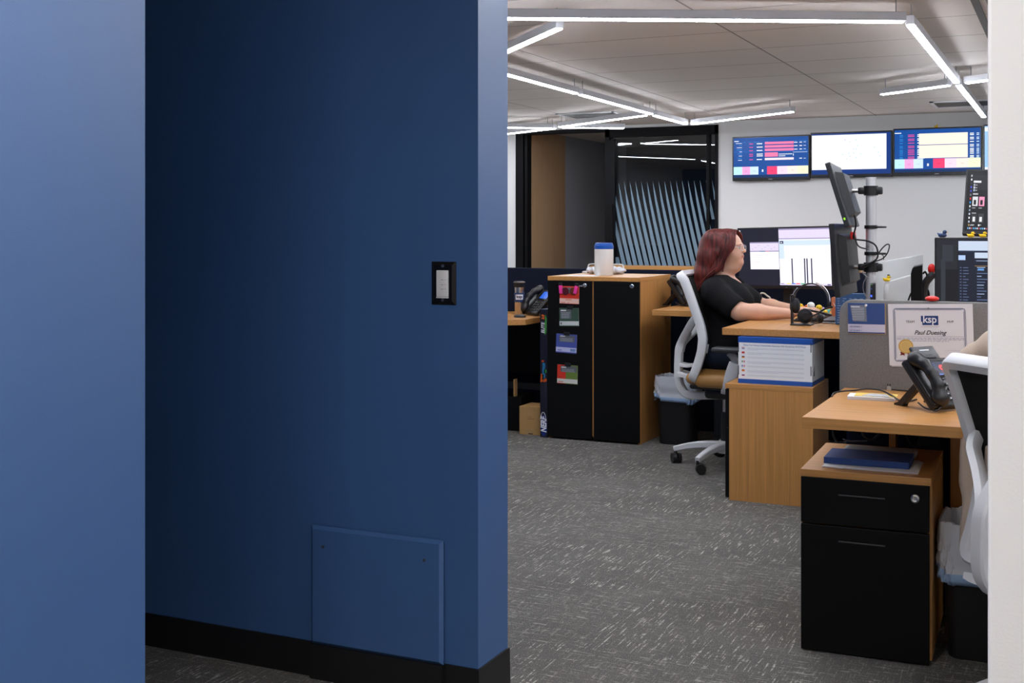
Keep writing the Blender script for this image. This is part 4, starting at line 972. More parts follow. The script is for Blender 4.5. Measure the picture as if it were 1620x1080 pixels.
# ================================================================== MONITORS
SOFT = mat('soft_black_casing', (0.007, 0.007, 0.008), 0.45, bump=(500, 0.1))
def monitor(name, label, c, w_, h, lay, psi=0.0, tilt=0.0, roll=0.0, group=None, floor=None, chin=0.018, back=SOFT, cat='monitor', off=(0, 0)):
    """c: centre of the panel; floor: height of the desk a stand reaches down to"""
    base = Vector((c[0], c[1], floor if floor is not None else c[2]))
    t = thing(name, label, cat, base, psi, group)
    M = Matrix.Translation((0, 0, c[2]-base.z)) @ Matrix.Rotation(tilt, 4, 'X') @ Matrix.Rotation(roll, 4, 'Y')
    b = MB(M); b.box(-w_/2, -0.012, -h/2, w_/2, 0.012, h/2, back, 0.004)
    b.loft([[(x*0.66, 0.011, z*0.72) for x, z in ((-w_/2, -h/2), (w_/2, -h/2), (w_/2, h/2), (-w_/2, h/2))], [(x*0.60, 0.045, z*0.62) for x, z in ((-w_/2, -h/2), (w_/2, -h/2), (w_/2, h/2), (-w_/2, h/2))]], back)
    b.build('casing', back, t, smooth=False)
    s = MB(M @ Matrix.Translation((0, 0, -h/2+chin))); layers(s, w_-0.014, h-chin-0.008, lay, -0.0121); s.build('screen', None, t, smooth=False)
    if floor is not None:
        b = MB(); zc = c[2]-base.z
        b.prism([(-0.035, 0.045, 0.01), (0.035, 0.045, 0.01), (0.030, 0.035, zc), (-0.030, 0.035, zc)], (0, 0.03, 0), back)
        b.build('stand_neck', back, t, smooth=False)
        MB().prism([(x, y-0.02+0.05, 0.0005) for x, y in rrect(0.26, 0.18, 0.03)], (0, 0, 0.012), back).build('stand_base', back, t, smooth=False)
    return t, M
# person's wide monitor facing us
dk = px(24, 25, 42); lv = px(222, 212, 236); lvd = px(150, 140, 175); wh = px(246, 244, 255); bl = px(205, 222, 248); nv = px(28, 30, 62); tx = px(214, 208, 226)
lay = [(0, 0, 1, 1, dk), (.012, .955, .026, .98, wh), (.02, .012, .045, .035, px(170, 165, 205)),
       (.13, .285, .45, .765, wh), (.13, .61, .45, .765, lv), (.13, .745, .45, .765, lvd), (.13, .595, .45, .612, lvd), (.24, .597, .30, .611, px(60, 110, 150)), (.30, .597, .345, .611, px(205, 130, 150)), (.16, .53, .26, .537, tx), (.16, .50, .25, .507, tx), (.16, .46, .26, .467, px(235, 205, 215)), (.175, .39, .235, .43, px(236, 228, 244))]
lay += [(.15+.035*i, .64+.03*(i % 3), .17+.035*i, .645+.03*(i % 3), lvd) for i in range(8)]
lay += [(.455, .01, 1, .995, wh), (.455, .805, 1, .995, lv), (.455, .97, 1, .995, lvd), (.455, .81, 1, .825, lvd), (.47, .70, 1, .79, bl), (.455, .47, .51, .79, bl), (.465, .73, .505, .78, px(60, 62, 90)), (.475, .745, .49, .76, wh)]
lay += [(.52+.045*(i % 10), .85+.035*(i//10), .55+.045*(i % 10), .856+.035*(i//10), tx) for i in range(30)]
lay += [(.52+.018*i, .55+.03*rnd.random(), .526+.018*i, .66+.02*rnd.random(), px(228, 226, 244)) for i in range(26)]
for a in (.588, .722, .748, .795): lay.append((a, .045, a+.013, .475, nv))
lay += [(.455, .012, 1, .04, lv), (.53, .03, .58, .048, px(250, 220, 130)), (.583, .03, .625, .048, px(70, 120, 215)), (.63, .03, .675, .048, px(240, 90, 110)), (.68, .03, .725, .048, px(60, 175, 110)), (.465, .03, .50, .045, lvd), (.80, .03, .85, .042, lvd), (.96, .015, .995, .035, px(95, 80, 140))]
mon1, _ = monitor('computer_monitor', 'monitor showing pale spreadsheet windows right of the person\'s face', (-1.565, 7.235, 1.132), 0.635, 0.368, lay, math.radians(-18.4), math.radians(2), math.radians(-1.2), 'computer monitors', floor=DZ)
lettering('badge', 'LG', 0.010, GREYPL, mon1, (0.02, -0.0135, 0.3115-0.1745), (PI/2+math.radians(2), 0, 0))
# monitors on the silver pole
blank = [(0, 0, 1, 1, px(120, 140, 200))]
POLE = (-0.862, 5.85)
mon2, M2 = monitor('computer_monitor', 'black monitor seen edge-on beside the spreadsheet monitor, low on the silver pole', (-0.985, 5.835, 1.160), 0.535, 0.335, blank, math.radians(-89), math.radians(5), 0, 'computer monitors')
mon3, M3 = monitor('computer_monitor', 'tilted black monitor seen from behind, topmost on the silver pole', (-0.985, 5.815, 1.457), 0.535, 0.302, blank, math.radians(-85.5), math.radians(17), 0, 'computer monitors', back=mat('slate_black_casing', (0.012, 0.013, 0.016), 0.4))
MB(M3).box(0.2670, -0.006, -0.118, 0.2684, 0.002, -0.108).build('power_light', px(150, 230, 40), mon3, smooth=False)
b = MB(M2); b.box(-0.05, 0.044, 0.09, 0.03, 0.060, 0.125, RED, 0.004); b.build('sticker_tab', RED, mon2, smooth=False)['label'] = 'red tab on the back'
t = thing('monitor_pole', 'silver pole with black clamps rising behind the corner desk', 'monitor arm', (POLE[0], POLE[1], DZ))
MB().cyl((0, 0, 0), (0, 0, 1.545-DZ), 0.0235, m=ALU, seg=28).build('pole', ALU, t)
MB().cyl((0, 0, 0), (0, 0, 0.018), 0.055, m=BLACK, seg=28).build('base', BLACK, t)
for z, dx, nm in ((1.482, -0.055, 'clamp'), (1.124, -0.055, 'clamp')):
    b = MB(); b.cyl((0, 0, z-DZ-0.022), (0, 0, z-DZ+0.022), 0.033, m=BLACK, seg=24); b.box(0.01, -0.018, z-DZ-0.018, 0.052, 0.018, z-DZ+0.018, BLACK, 0.006); b.box(-0.058, -0.016, z-DZ-0.016, -0.02, 0.016, z-DZ+0.016, BLACK, 0.006)
    c = b.build(nm, BLACK, t)
    MB().cyl((-0.055, 0, z-DZ), (-0.085, 0, z-DZ), 0.009, m=STEEL).build('pivot', STEEL, c)
    tl = 17 if z > 1.3 else 5
    m_ = Matrix.Translation((-0.092, 0, z-DZ-(0.02 if z > 1.3 else 0))) @ Matrix.Rotation(math.radians(-tl), 4, 'Y')
    h = MB(m_); h.box(-0.010, -0.03, -0.035, 0.012, 0.03, 0.045, BLACK, 0.004); h.build('tilt_head', BLACK, c)
    pl = MB(m_); pl.box(-0.022, -0.05, -0.06, -0.008, 0.05, 0.06, BLACK, 0.003); pl.build('mount_plate', BLACK, c)
for z in (1.312, 1.188):
    b = MB(); n = 24
    b.loft([[(r_*math.cos(2*PI*i/n), r_*math.sin(2*PI*i/n), zz_) for i in range(n)] for r_, zz_ in ((0.0245, z-DZ-0.008), (0.030, z-DZ-0.008), (0.030, z-DZ+0.008), (0.0245, z-DZ+0.008))], BLACK, False, False)
    b.tube([(0.028, -0.012, z-DZ), (0.058, -0.014, z-DZ), (0.066, 0, z-DZ), (0.058, 0.014, z-DZ), (0.028, 0.012, z-DZ)], 0.005, BLACK); b.build('cable_clip', BLACK, t)
def P(x, y, Y): return atY(x, y, Y)
o = MB(); o.tube([P(1347, 330, 5.78), P(1352, 342, 5.78), P(1354, 356, 5.79), P(1351, 370, 5.79), P(1352, 378, 5.80), P(1372, 381, 5.79), P(1385, 388, 5.79), P(1389, 402, 5.80), P(1384, 412, 5.80), P(1362, 422, 5.80)], 0.004, BLACK)
o.tube([P(1351, 370, 5.79), P(1358, 389, 5.79), P(1374, 394, 5.80)], 0.0035, BLACK)
tag(o.build('cable', BLACK), 'thick black cable hanging from the tilted top monitor', 'cable')
o = MB(); o.tube([P(1387, 408, 5.80), P(1393, 396, 5.79), P(1402, 387, 5.79), P(1407, 388, 5.79), P(1404, 400, 5.79), P(1396, 409, 5.79), P(1384, 414, 5.80), P(1366, 424, 5.80)], 0.003, BLACK)
o.tube([P(1389, 400, 5.79), P(1397, 404, 5.79), P(1398, 411, 5.79)], 0.002, BLACK)
tag(o.build('cable', BLACK), 'thin black cable looping out right of the silver pole', 'cable')
o = MB(); o.tube([P(1364, 430, 5.80), P(1370, 437, 5.80), P(1366, 448, 5.80), P(1366, 460, 5.82), P(1374, 478, 5.84)], 0.002, GREYPL); o.tube([P(1364, 430, 5.80), P(1369, 436, 5.80), P(1373, 440, 5.80)], 0.003, GREYPL)
tag(o.build('cable', GREYPL), 'short thin grey cable hanging below the lower pole clamp', 'cable')
# right-hand monitors
d0 = px(24, 29, 46); d1 = px(38, 46, 68); gh = px(192, 205, 226); lt = px(150, 168, 200); sm = px(96, 112, 146); bk = px(20, 22, 27); bk2 = px(33, 36, 42); bk3 = px(46, 50, 58)
lay = [(0, 0, 1, 1, bk), (.0, .62, .14, 1, bk2), (.04, .72, .11, .93, bk3), (.03, .1, .06, .75, bk3), (.145, .0, 1, 1, d0), (.145, .86, 1, .98, gh), (.145, .84, .36, .86, d1), (.25, .765, 1, .835, gh), (.145, .74, .19, .80, px(170, 195, 235))]
lay += [(.25, .725, 1, .74, d1), (.26, .728, .6, .736, lt), (.25, .665, .55, .669, px(190, 150, 80))]
for i in range(16): z = .64-.037*i; lay += [(.155, z, .165, z+.01, sm), (.175, z, .19+.03*rnd.random(), z+.008, sm), (.265, z+.004, .29+.06*rnd.random(), z+.014, lt if i % 3 == 0 else sm), (.45, z, .52, z+.01, sm if i % 2 else lt)]
lay += [(.27, .615, .31, .635, px(90, 150, 215)), (.43, .21, .58, .222, lt), (.26, .13, .45, .134, sm), (.145, .0, 1, .045, px(30, 36, 54))]
for i in range(18): lay.append((.155+.021*i, .012, .166+.021*i, .034, [px(120, 190, 240), px(230, 235, 245), px(180, 160, 220), px(90, 180, 230)][i % 4]))
mon4, _ = monitor('computer_monitor', 'monitor with dark list window behind the grey divider, ducks on top', (-0.516+0.30, 5.22, 1.095), 0.60, 0.346, lay, 0.0, 0.0, 0.0, 'computer monitors', floor=0.735)
bl0 = atY(1522, 371, 5.27)
lay = [(0, 0, 1, 1, px(18, 18, 20)), (.06, .03, 1, .97, px(26, 27, 31)), (.06, 0.02, 1, .06, px(40, 46, 60)), (.15, .68, 1, .93, px(36, 37, 42)), (.155, .80, .34, .835, px(225, 225, 230)), (.155, .60, .28, .622, px(190, 190, 195)), (.155, .28, .26, .298, px(190, 190, 195))]
for i, c_ in enumerate(((200, 200, 205), (235, 235, 240), (60, 60, 66), (80, 90, 230), (70, 80, 200), (120, 120, 130), (220, 50, 40), (30, 150, 230), (225, 235, 245), (150, 170, 190), (210, 215, 235), (235, 235, 245), (200, 205, 220))):
    lay.append((.085, .90-.064*i, .115, .932-.064*i, px(*c_)))
for a, z, c_ in ((.16, .745, (170, 175, 185)), (.16, .70, (205, 205, 215)), (.16, .655, (160, 175, 205))): lay += [(a, z, a+.035, z+.035, px(*c_)), (a+.045, z+.01, a+.09, z+.02, px(200, 200, 205))]
for a, z, c_ in ((.155, .41, (215, 215, 220)), (.315, .41, (240, 150, 185)), (.155, .13, (50, 52, 56)), (.32, .13, (60, 62, 66))): lay += [(a, z, a+.13, z+.155, px(*c_)), (a+.03, z+.02, a+.09, z+.10, px(30, 30, 34) if c_[0] > 100 else px(225, 225, 228)), (a, z-.04, a+.08, z-.027, px(170, 170, 176))]
for i in range(14): lay.append((.075+.045*i, .025, .10+.045*i, .05, [px(120, 190, 240), px(230, 235, 245), px(200, 80, 90), px(90, 180, 230)][i % 4]))
lay += [(.09, .075, .115, .105, px(190, 150, 90)), (.13, .08, .22, .095, px(170, 170, 176)), (.33, .075, .36, .105, px(240, 240, 244))]
w5, h5 = 0.48, 0.285
lay = [q if q[0] == 0 else (q[0]*0.34, q[1], min(1, q[2]*0.34) if q[2] < 0.99 else 1, q[3], q[4]) for q in lay]
mon5, M5 = monitor('computer_monitor', 'upper right monitor with dark tile app, cut off by the white wall', (0, 0, 0), w5, h5, lay, 0.0, math.radians(-17), math.radians(2.2), 'computer monitors')
mon5.location = bl0-(M5.to_3x3() @ Vector((-w5/2, -0.012, -h5/2)))
t = thing('monitor_pole', 'pole behind the two right monitors, hidden by the white wall', 'monitor arm', (mon5.location.x+0.02, 5.50, 0.735))
zc = mon5.location.z-0.735
MB().cyl((0, 0, 0), (0, 0, zc+0.12), 0.022, m=ALU).build('pole', ALU, t); MB().cyl((0, 0, 0), (0, 0, 0.018), 0.05, m=BLACK).build('base', BLACK, t)
MB().box(-0.03, -0.165, zc-0.03, 0.03, -0.01, zc+0.03, BLACK, 0.004).build('clamp', BLACK, t)
# back of another monitor in profile left of them, red tab, its arm
e0 = atY(1441, 475, 5.35); e1 = atY(1459, 422, 5.35)
t = thing('slim_computer', 'slim upright black computer behind the grey divider left of the monitors', 'computer', ((e0.x+e1.x)/2, 5.35, 0.735), 0.10)
hw = (e1.x-e0.x)/2; hz = e1.z-0.735
MB().prism([(-hw, 0, 0), (hw, 0, 0), (hw, 0, hz+0.008), (-hw*0.45, 0, hz), (-hw*0.8, 0, hz-0.010), (-hw, 0, hz-0.03)], (0, 0.2, 0), MATBLACK, 0.004).build('casing', MATBLACK, t, smooth=False)
t = thing('display_stand', 'black stand with a red tab between the slim computer and the dark list monitor', 'monitor arm', (-0.555, 5.42, 0.735))
Q = lambda x, y: P(x, y, 5.42)-Vector((-0.555, 5.42, 0.735))
b = MB(); b.tube([Q(1462, 480), Q(1463, 452), Q(1470, 440), Q(1478, 432)], 0.016, DARKGREY); b.cyl((0.02, 0, 0), (0.02, 0, 0.20), 0.022, m=DARKGREY); b.build('arm', DARKGREY, t)
b = MB(); b.tube([Q(1460, 433), Q(1464, 430), Q(1467, 440), Q(1466, 470)], 0.004, BLACK); b.tube([Q(1436, 478), Q(1443, 462), Q(1458, 455), Q(1468, 459), Q(1470, 474)], 0.004, BLACK); b.build('arm_cable', BLACK, t)
b = MB(); b.ball(Q(1474, 425), (0.016, 0.012, 0.022), RED); b.build('red_tab', RED, t)

# ================================================================== DESK PHONES
KEY = mat('grey_key', (0.20, 0.20, 0.21), 0.4); KEYW = mat('pale_key_print', (0.62, 0.63, 0.65), 0.4)
PHB = mat('black_phone_plastic', (0.009, 0.009, 0.010), 0.36)
def make_phone(label, loc, rz, tilt=48):
    t = thing('desk_phone', label, 'phone', loc, rz, 'desk phones')
    M = Matrix.Translation((0, 0, 0.002)) @ Matrix.Rotation(math.radians(tilt), 4, 'X')
    b = MB(M); b.box(-0.098, 0.0, 0.0, 0.098, 0.205, 0.026, PHB, 0.008, 3).box(-0.098, 0.004, 0.020, -0.036, 0.200, 0.034, PHB, 0.006); b.build('body', PHB, t)
    b = MB(); b.M = Matrix()
    zt = 0.205*math.sin(math.radians(tilt)); yt = 0.205*math.cos(math.radians(tilt))
    for x in (-0.080, 0.056):
        b.prism([(x, 0.150, 0.0), (x, 0.190, 0.0), (x, 0.190, 0.007), (x, 0.172, 0.012), (x, yt*0.62, zt*0.62), (x, yt*0.52, zt*0.52), (x, 0.145, 0.010)], (0.024, 0, 0), PHB)
    b.box(-0.078, yt*0.53, zt*0.50, 0.078, yt*0.60, zt*0.56, PHB); b.build('stand', PHB, t, smooth=False)
    b = MB(M); b.box(-0.026, 0.118, 0.0265, 0.088, 0.192, 0.028, BEZEL, 0.002); b.build('display_bezel', BEZEL, t)
    b = MB(M); sc = px(30, 62, 150); b.box(-0.014, 0.126, 0.0278, 0.078, 0.184, 0.0286, px(22, 30, 62))
    s = b.build('display', px(24, 34, 70), t, smooth=False); s['label'] = 'lit blue display'
    b = MB(M)
    for r_ in range(4):
        for c_ in range(3): b.box(-0.016+c_*0.026, 0.022+r_*0.020, 0.026, 0.002+c_*0.026, 0.034+r_*0.020, 0.0305, PHB, 0.002).box(-0.009+c_*0.026, 0.026+r_*0.020, 0.0305, -0.004+c_*0.026, 0.030+r_*0.020, 0.031, KEYW)
    for k in range(4): b.box(-0.014+k*0.023, 0.108, 0.026, 0.002+k*0.023, 0.114, 0.030, PHB, 0.001)
    for k in range(4): b.box(0.066, 0.022+k*0.020, 0.026, 0.088, 0.032+k*0.020, 0.030, PHB, 0.002)
    b.build('keypad', PHB, t, smooth=False)
    f = Field((-0.12, -0.02, 0.01), (-0.01, 0.23, 0.10), 0.0030)
    f.chain([(-0.067, 0.022, 0.048), (-0.067, 0.060, 0.064), (-0.067, 0.105, 0.070), (-0.067, 0.150, 0.064), (-0.067, 0.188, 0.048)], [0.020, 0.0190, 0.0180, 0.0190, 0.020], 0.012)
    f.ell((-0.067, 0.024, 0.044), (0.030, 0.030, 0.020), 0.018); f.ell((-0.067, 0.186, 0.044), (0.030, 0.030, 0.020), 0.018)
    h = f.build('handset', PHB, t); h.data.transform(M)
    cd = MB(M); cd.tube([(-0.067, 0.0, 0.030), (-0.080, -0.004, 0.012), (-0.10, 0.02, -0.006), (-0.09, 0.06, -0.03)], 0.003, PHB, 8); cd.build('cord', PHB, t)
    return t
ph = make_phone('black desk phone on the left oak desk beside the steel tumbler', (-3.235, 7.27, NZ), math.radians(-38), 46)
ph2 = dup(ph, (-2.165, 7.36, DZ), math.radians(62), 'black desk phone seen past the white chair back, right of the storage cabinet')
ph3 = dup(ph, (-0.345, 4.005, NZ), math.radians(50), 'large black desk phone with raised camera flap on the foreground desk'); ph3.scale = (0.92, 0.92, 0.92)
for k in kids(ph):
    if k.name.startswith('display') and 'bezel' not in k.name: recolor(k, px(40, 95, 205))
M = Matrix.Translation((0, 0, 0.002)) @ Matrix.Rotation(math.radians(46), 4, 'X')
b = MB(M); b.box(-0.030, 0.198, 0.006, 0.078, 0.262, 0.020, DARKGREY, 0.006, 3); fl = b.build('camera_flap', DARKGREY, ph3)
b = MB(M); b.box(0.002, 0.240, 0.0200, 0.045, 0.245, 0.0206); b.build('flap_print', KEYW, fl, smooth=False)
b = MB(M); b.box(-0.008, 0.205, 0.019, 0.056, 0.222, 0.024, BLACK, 0.004); b.build('camera_bar', BLACK, fl)
b = MB(M)
for k in range(4): b.box(-0.012, 0.172-k*0.011, 0.0286, -0.007, 0.176-k*0.011, 0.0292, px(60, 235, 170))
b.box(-0.012, 0.128, 0.0286, 0.0, 0.131, 0.0292, px(90, 130, 235)).box(0.012, 0.128, 0.0286, 0.030, 0.131, 0.0292, px(90, 130, 235)).box(0.045, 0.128, 0.0286, 0.06, 0.131, 0.0292, px(90, 130, 235))
n = 20; b.poly([(0.042+0.013*math.cos(2*PI*i/n), 0.157+0.013*math.sin(2*PI*i/n), 0.0289) for i in range(n)], px(235, 70, 70)); b.box(0.036, 0.1555, 0.0289, 0.048, 0.1585, 0.0293, px(60, 25, 40))
b.box(0.028, 0.138, 0.0287, 0.056, 0.1395, 0.029, px(150, 70, 90))
for k in range(4): b.box(0.002, 0.176-k*0.008, 0.0286, 0.02, 0.1775-k*0.008, 0.029, px(60, 80, 130))
b.build('display_icons', None, ph3, smooth=False)
# ================================================================== SMALL THINGS
# rubber ducks: one built, the others copied
def make_duck(label, loc, rz, body, head=None, beak=ORANGE, s=1.0):
    t = thing('rubber_duck', label, 'rubber duck', loc, rz, 'little rubber ducks'); t.scale = (s, s, s)
    f = Field((-0.035, -0.025, -0.002), (0.035, 0.025, 0.04), 0.0022)
    f.ell((0, 0, 0.0115), (0.024, 0.016, 0.0135), 0.004).cone((-0.016, 0, 0.016), (-0.027, 0, 0.024), 0.007, 0.003, 0.006)
    f.ell((-0.002, 0.014, 0.014), (0.012, 0.004, 0.007), 0.002).ell((-0.002, -0.014, 0.014), (0.012, 0.004, 0.007), 0.002)
    f.box((-0.1, -0.1, -0.1), (0.1, 0.1, 0.0), 0.001, 0, True); f.build('body', body, t)
    f = Field((-0.005, -0.016, 0.016), (0.034, 0.016, 0.05), 0.0022); f.ell((0.0125, 0, 0.031), (0.0125, 0.0115, 0.0115), 0.002); f.build('head', head or body, t)
    MB().ball((0.025, 0, 0.0295), (0.0065, 0.0055, 0.0025), beak, 10, 6).build('beak', beak, t)
    MB().ball((0.019, 0.0085, 0.034), 0.0018, BLACK, 8, 6).ball((0.019, -0.0085, 0.034), 0.0018, BLACK, 8, 6).build('eyes', BLACK, t)
    return t
def duck(label, loc, rz, body, head=None, beak=ORANGE, s=1.0):
    d = dup(duck0, loc, rz, label); d.scale = (s, s, s)
    for k in kids(d):
        n = k.name.split('.')[0]
        if n == 'body': recolor(k, body)
        elif n == 'head': recolor(k, head or body)
        elif n == 'beak': recolor(k, beak)
    return d
mt = 1.095+0.173
dk_ = lambda x: atY(x, mt, 5.22)
q = atY(1536, 374, 5.215); duck0 = make_duck('left of two yellow ducks on the dark list monitor', (q.x, q.y, mt+0.0005), 0.1, YELLOW, s=0.56)
q = atY(1555, 374, 5.215); duck('right of two yellow ducks on the dark list monitor', (q.x, q.y, mt+0.0005), 0.1, YELLOW, s=0.56)
q = atY(1491, 374, 5.215); duck('navy duck with yellow face on the dark list monitor corner', (q.x, q.y, mt+0.0005), 0.15, NAVYRUB, NAVYRUB, mat('dull_yellow', (0.70, 0.42, 0.10), 0.4), 0.70)
q = atX(1403, 444, -0.774); d = duck('yellow duck with black hat on the pale grey fabric screen', (-0.774, q.y, 1.0635), 0.2, YELLOW, s=0.66)
MB().lathe([(0, 0.040), (0.010, 0.040), (0.008, 0.047), (0.0, 0.049)], (0.012, 0, 0), BLACK, 14).build('hat', BLACK, d)
q = atY(1481, 204, YB-0.05); duck('tiny yellow duck on top of the wall screen with cream panels', (q.x, YB-0.045, 2.3665), 0.3, YELLOW, s=0.75)
WHR = mat('white_rubber', (0.75, 0.78, 0.74), 0.4)
def on_desk(x, y, z=DZ): return atZ(x, y, z)
duck('white headed lilac duck on the corner desk beside the teal one', (-1.315, 6.86, DZ+0.0005), PI*1.05, PURPLE, WHR, s=1.75)
duck('teal duck with yellow head on the corner desk', (-1.262, 6.80, DZ+0.0005), PI*1.1, TEAL, YELLOW, s=1.5)
duck('small yellow duck right of the teal duck on the corner desk', (-1.215, 6.70, DZ+0.0005), PI*1.1, YELLOW, s=1.0)
duck('yellow duck behind the typing hands on the corner desk', (-1.44, 7.00, DZ+0.0005), 0.3, YELLOW, s=1.3)

# on the corner desk
KB = (-1.262, 6.565)
t = thing('keyboard', 'black keyboard under the typing hands on the corner desk', 'keyboard', (KB[0], KB[1], DZ))
MB().prism([(-0.068, -0.22, 0.0005), (0.070, -0.22, 0.0005), (0.070, -0.22, 0.018), (-0.068, -0.22, 0.010)], (0, 0.44, 0), BLACK, 0.002).build('case', BLACK, t, smooth=False)
b = MB()
for r_ in range(5):
    x = -0.058+r_*0.025; z = 0.0112+0.0014*r_
    for c_ in range(15): b.box(x, -0.212+c_*0.0284, z, x+0.021, -0.212+c_*0.0284+0.024, z+0.004)
b.build('keys', mat('black_key_caps', (0.016, 0.016, 0.018), 0.5), t, smooth=False)
q = atZ(1325, 498, DZ)
t = thing('laptop', 'closed slim dark laptop right of the keyboard on the corner desk', 'laptop', (-1.055, 6.44, DZ), 0.05)
MB().box(-0.12, -0.16, 0.001, 0.12, 0.16, 0.009, mat('silver_laptop_base', (0.45, 0.45, 0.47), 0.35, metal=0.5), 0.002).build('base', None, t, smooth=False)
MB().box(-0.12, -0.16, 0.0095, 0.12, 0.16, 0.018, DARKGREY, 0.002).build('lid', DARKGREY, t, smooth=False)
# headset on its stand, and a second headset lying under it
HX, HY = -1.282, 6.13
t = thing('headset_stand', 'small black headset stand near the corner desk edge', 'stand', (HX, HY, DZ))
MB().box(-0.008, -0.045, 0.0005, 0.095, 0.045, 0.007, BLACK, 0.001).build('base_plate', BLACK, t, smooth=False)
MB().box(-0.010, -0.02, 0.005, -0.002, 0.02, 0.150, BLACK, 0.001).box(-0.014, -0.022, 0.145, 0.006, 0.022, 0.153, BLACK, 0.002).build('upright', BLACK, t, smooth=False)
RUB = mat('headset_padding', (0.013, 0.013, 0.014), 0.65)
def arc(c, r, a0, a1, n=18, tiltv=0.0): return [(c[0]+r*math.cos(math.radians(a0+(a1-a0)*k/n)), c[1]+tiltv*r*math.sin(math.radians(a0+(a1-a0)*k/n)), c[2]+1.02*r*math.sin(math.radians(a0+(a1-a0)*k/n))) for k in range(n+1)]
t = thing('headset', 'black headset with silver trimmed band hanging on the small stand', 'headset', (HX+0.083, HY+0.01, DZ+0.118))
A = arc((0, 0, 0), 0.088, 178, 5, 20, 0.18)
b = MB(); b.sweep([Vector(p) for p in A], [Vector(p).normalized() for p in A], 0.022, 0.006, BLACK); b.build('headband', BLACK, t)
A2 = arc((0, 0, 0), 0.094, 175, 135, 8, 0.18); b = MB(); b.sweep([Vector(p) for p in A2], [Vector(p).normalized() for p in A2], 0.012, 0.004, STEEL)
A3 = arc((0.0, 0.02, 0), 0.092, 80, 0, 12, 0.4); b.sweep([Vector(p) for p in A3], [Vector(p).normalized() for p in A3], 0.008, 0.004, STEEL); b.build('band_trim', STEEL, t)
for x, y in ((-0.086, 0.0),):
    b = MB(Matrix.Translation((x, y, -0.022)) @ Matrix.Rotation(PI/2, 4, 'Y')); sg = 1 if x < 0 else -1
    b.lathe([(0, 0.030*sg), (0.024, 0.030*sg), (0.037, 0.022*sg), (0.039, 0.008*sg), (0.034, 0.004*sg), (0.034, -0.004*sg), (0.026, -0.012*sg), (0, -0.013*sg)], (0, 0, 0), RUB, 24); b.build('ear_cup', RUB, t)
b = MB(); b.ball((0.087, 0.012, -0.004), (0.007, 0.012, 0.020), RUB); b.build('temple_pad', RUB, t)
b = MB(); b.box(-0.100, -0.008, 0.005, -0.096, 0.008, 0.034, STEEL, 0.001); b.build('slider', STEEL, t, smooth=False)
t = thing('headset', 'second black headset lying beneath the hanging one on the corner desk', 'headset', (-1.205, 6.145, DZ+0.0005+0.007), 0.0)
for x, y, z, rz_, sc in ((-0.022, 0.0, 0.038, 0.25, 1.0), (0.045, 0.05, 0.026, -0.9, 0.62)):
    b = MB(Matrix.Translation((x, y, z)) @ Matrix.Rotation(rz_, 4, 'Z') @ Matrix.Rotation(PI/2, 4, 'X') @ Matrix.Scale(sc, 4))
    b.lathe([(0, 0.026), (0.018, 0.026), (0.024, 0.020), (0.036, 0.016), (0.038, 0.004), (0.036, -0.010), (0.026, -0.016), (0, -0.016)], (0, 0, 0), RUB, 28); b.build('ear_cup', RUB, t)
b = MB(); b.tube([(-0.03, 0.02, 0.07), (-0.01, 0.09, 0.06), (0.05, 0.12, 0.045), (0.09, 0.09, 0.04), (0.07, 0.05, 0.045)], 0.006, BLACK); b.build('headband', BLACK, t)
b = MB(); b.tube([(0.0, -0.02, 0.035), (0.03, -0.03, 0.045), (0.06, -0.02, 0.065), (0.085, 0.0, 0.080), (0.105, 0.01, 0.085)], 0.0042, BLACK); b.ball((0.108, 0.01, 0.086), 0.007, BLACK); b.build('microphone_boom', BLACK, t)
def Z_(x, y, z=DZ+0.004): return atZ(x, y, z)
b = MB(); b.tube([Z_(1281, 509), Z_(1290, 511), Z_(1300, 510), Z_(1310, 507), Z_(1318, 508), Z_(1327, 510)], 0.0032, BLACK); b.tube([Z_(1284, 504), Z_(1296, 506), Z_(1308, 509), Z_(1318, 503), Z_(1327, 503)], 0.0028, BLACK); b.tube([Z_(1300, 503), Z_(1306, 507), Z_(1315, 506), Z_(1330, 507)], 0.0028, BLACK)
tag(b.build('headset_cable', BLACK), 'tangle of thin black headset cable on the corner desk', 'cable')
# planter, blue packet and paper by the pole
q = atY(1318, 491, 6.62)
t = thing('planter', 'small terracotta coloured planter with a tiny plant left of the blue packet', 'planter', (-1.165, 6.72, DZ))
TER = mat('terracotta_print', (0.50, 0.14, 0.05), 0.6)
MB().box(-0.030, -0.030, 0.0005, 0.030, 0.030, 0.112, TER, 0.004).build('pot', TER, t)
b = MB(); b.prism([(-0.022, -0.0305, 0.088), (-0.006, -0.0305, 0.066), (0.014, -0.0305, 0.080), (-0.004, -0.0305, 0.055)], (0, -0.0006, 0), ink(235, 235, 235)); b.box(-0.005, -0.031, 0.012, 0.022, -0.030, 0.026, ink(215, 90, 90)); b.build('print', None, t, smooth=False)
LEAF = mat('green_leaf', (0.10, 0.28, 0.05), 0.5)
for a in (0.3, 1.6, 2.9, 4.1, 5.2):
    b = MB(); A = curve([(0, 0, 0.110), (0.008*math.cos(a), 0.008*math.sin(a), 0.134), (0.022*math.cos(a), 0.022*math.sin(a), 0.152)], 4)
    b.sweep(A, [Vector((math.cos(a), math.sin(a), 0.5))]*len(A), lambda q_: 0.010*(1-q_)+0.001, lambda q_: 0.0015, LEAF); b.build('leaf', LEAF, t)
t = thing('printed_packet', 'blue printed packet standing behind the rounded corner of the grey divider', 'packet', (-1.022, 6.27, DZ), 0.1)
MB().box(-0.075, -0.02, 0.0005, 0.075, 0.02, 0.158, mat('blue_packet_card', (0.03, 0.09, 0.22), 0.4), 0.002).build('packet', None, t, smooth=False)
b = MB(); I = ink(150, 175, 205)
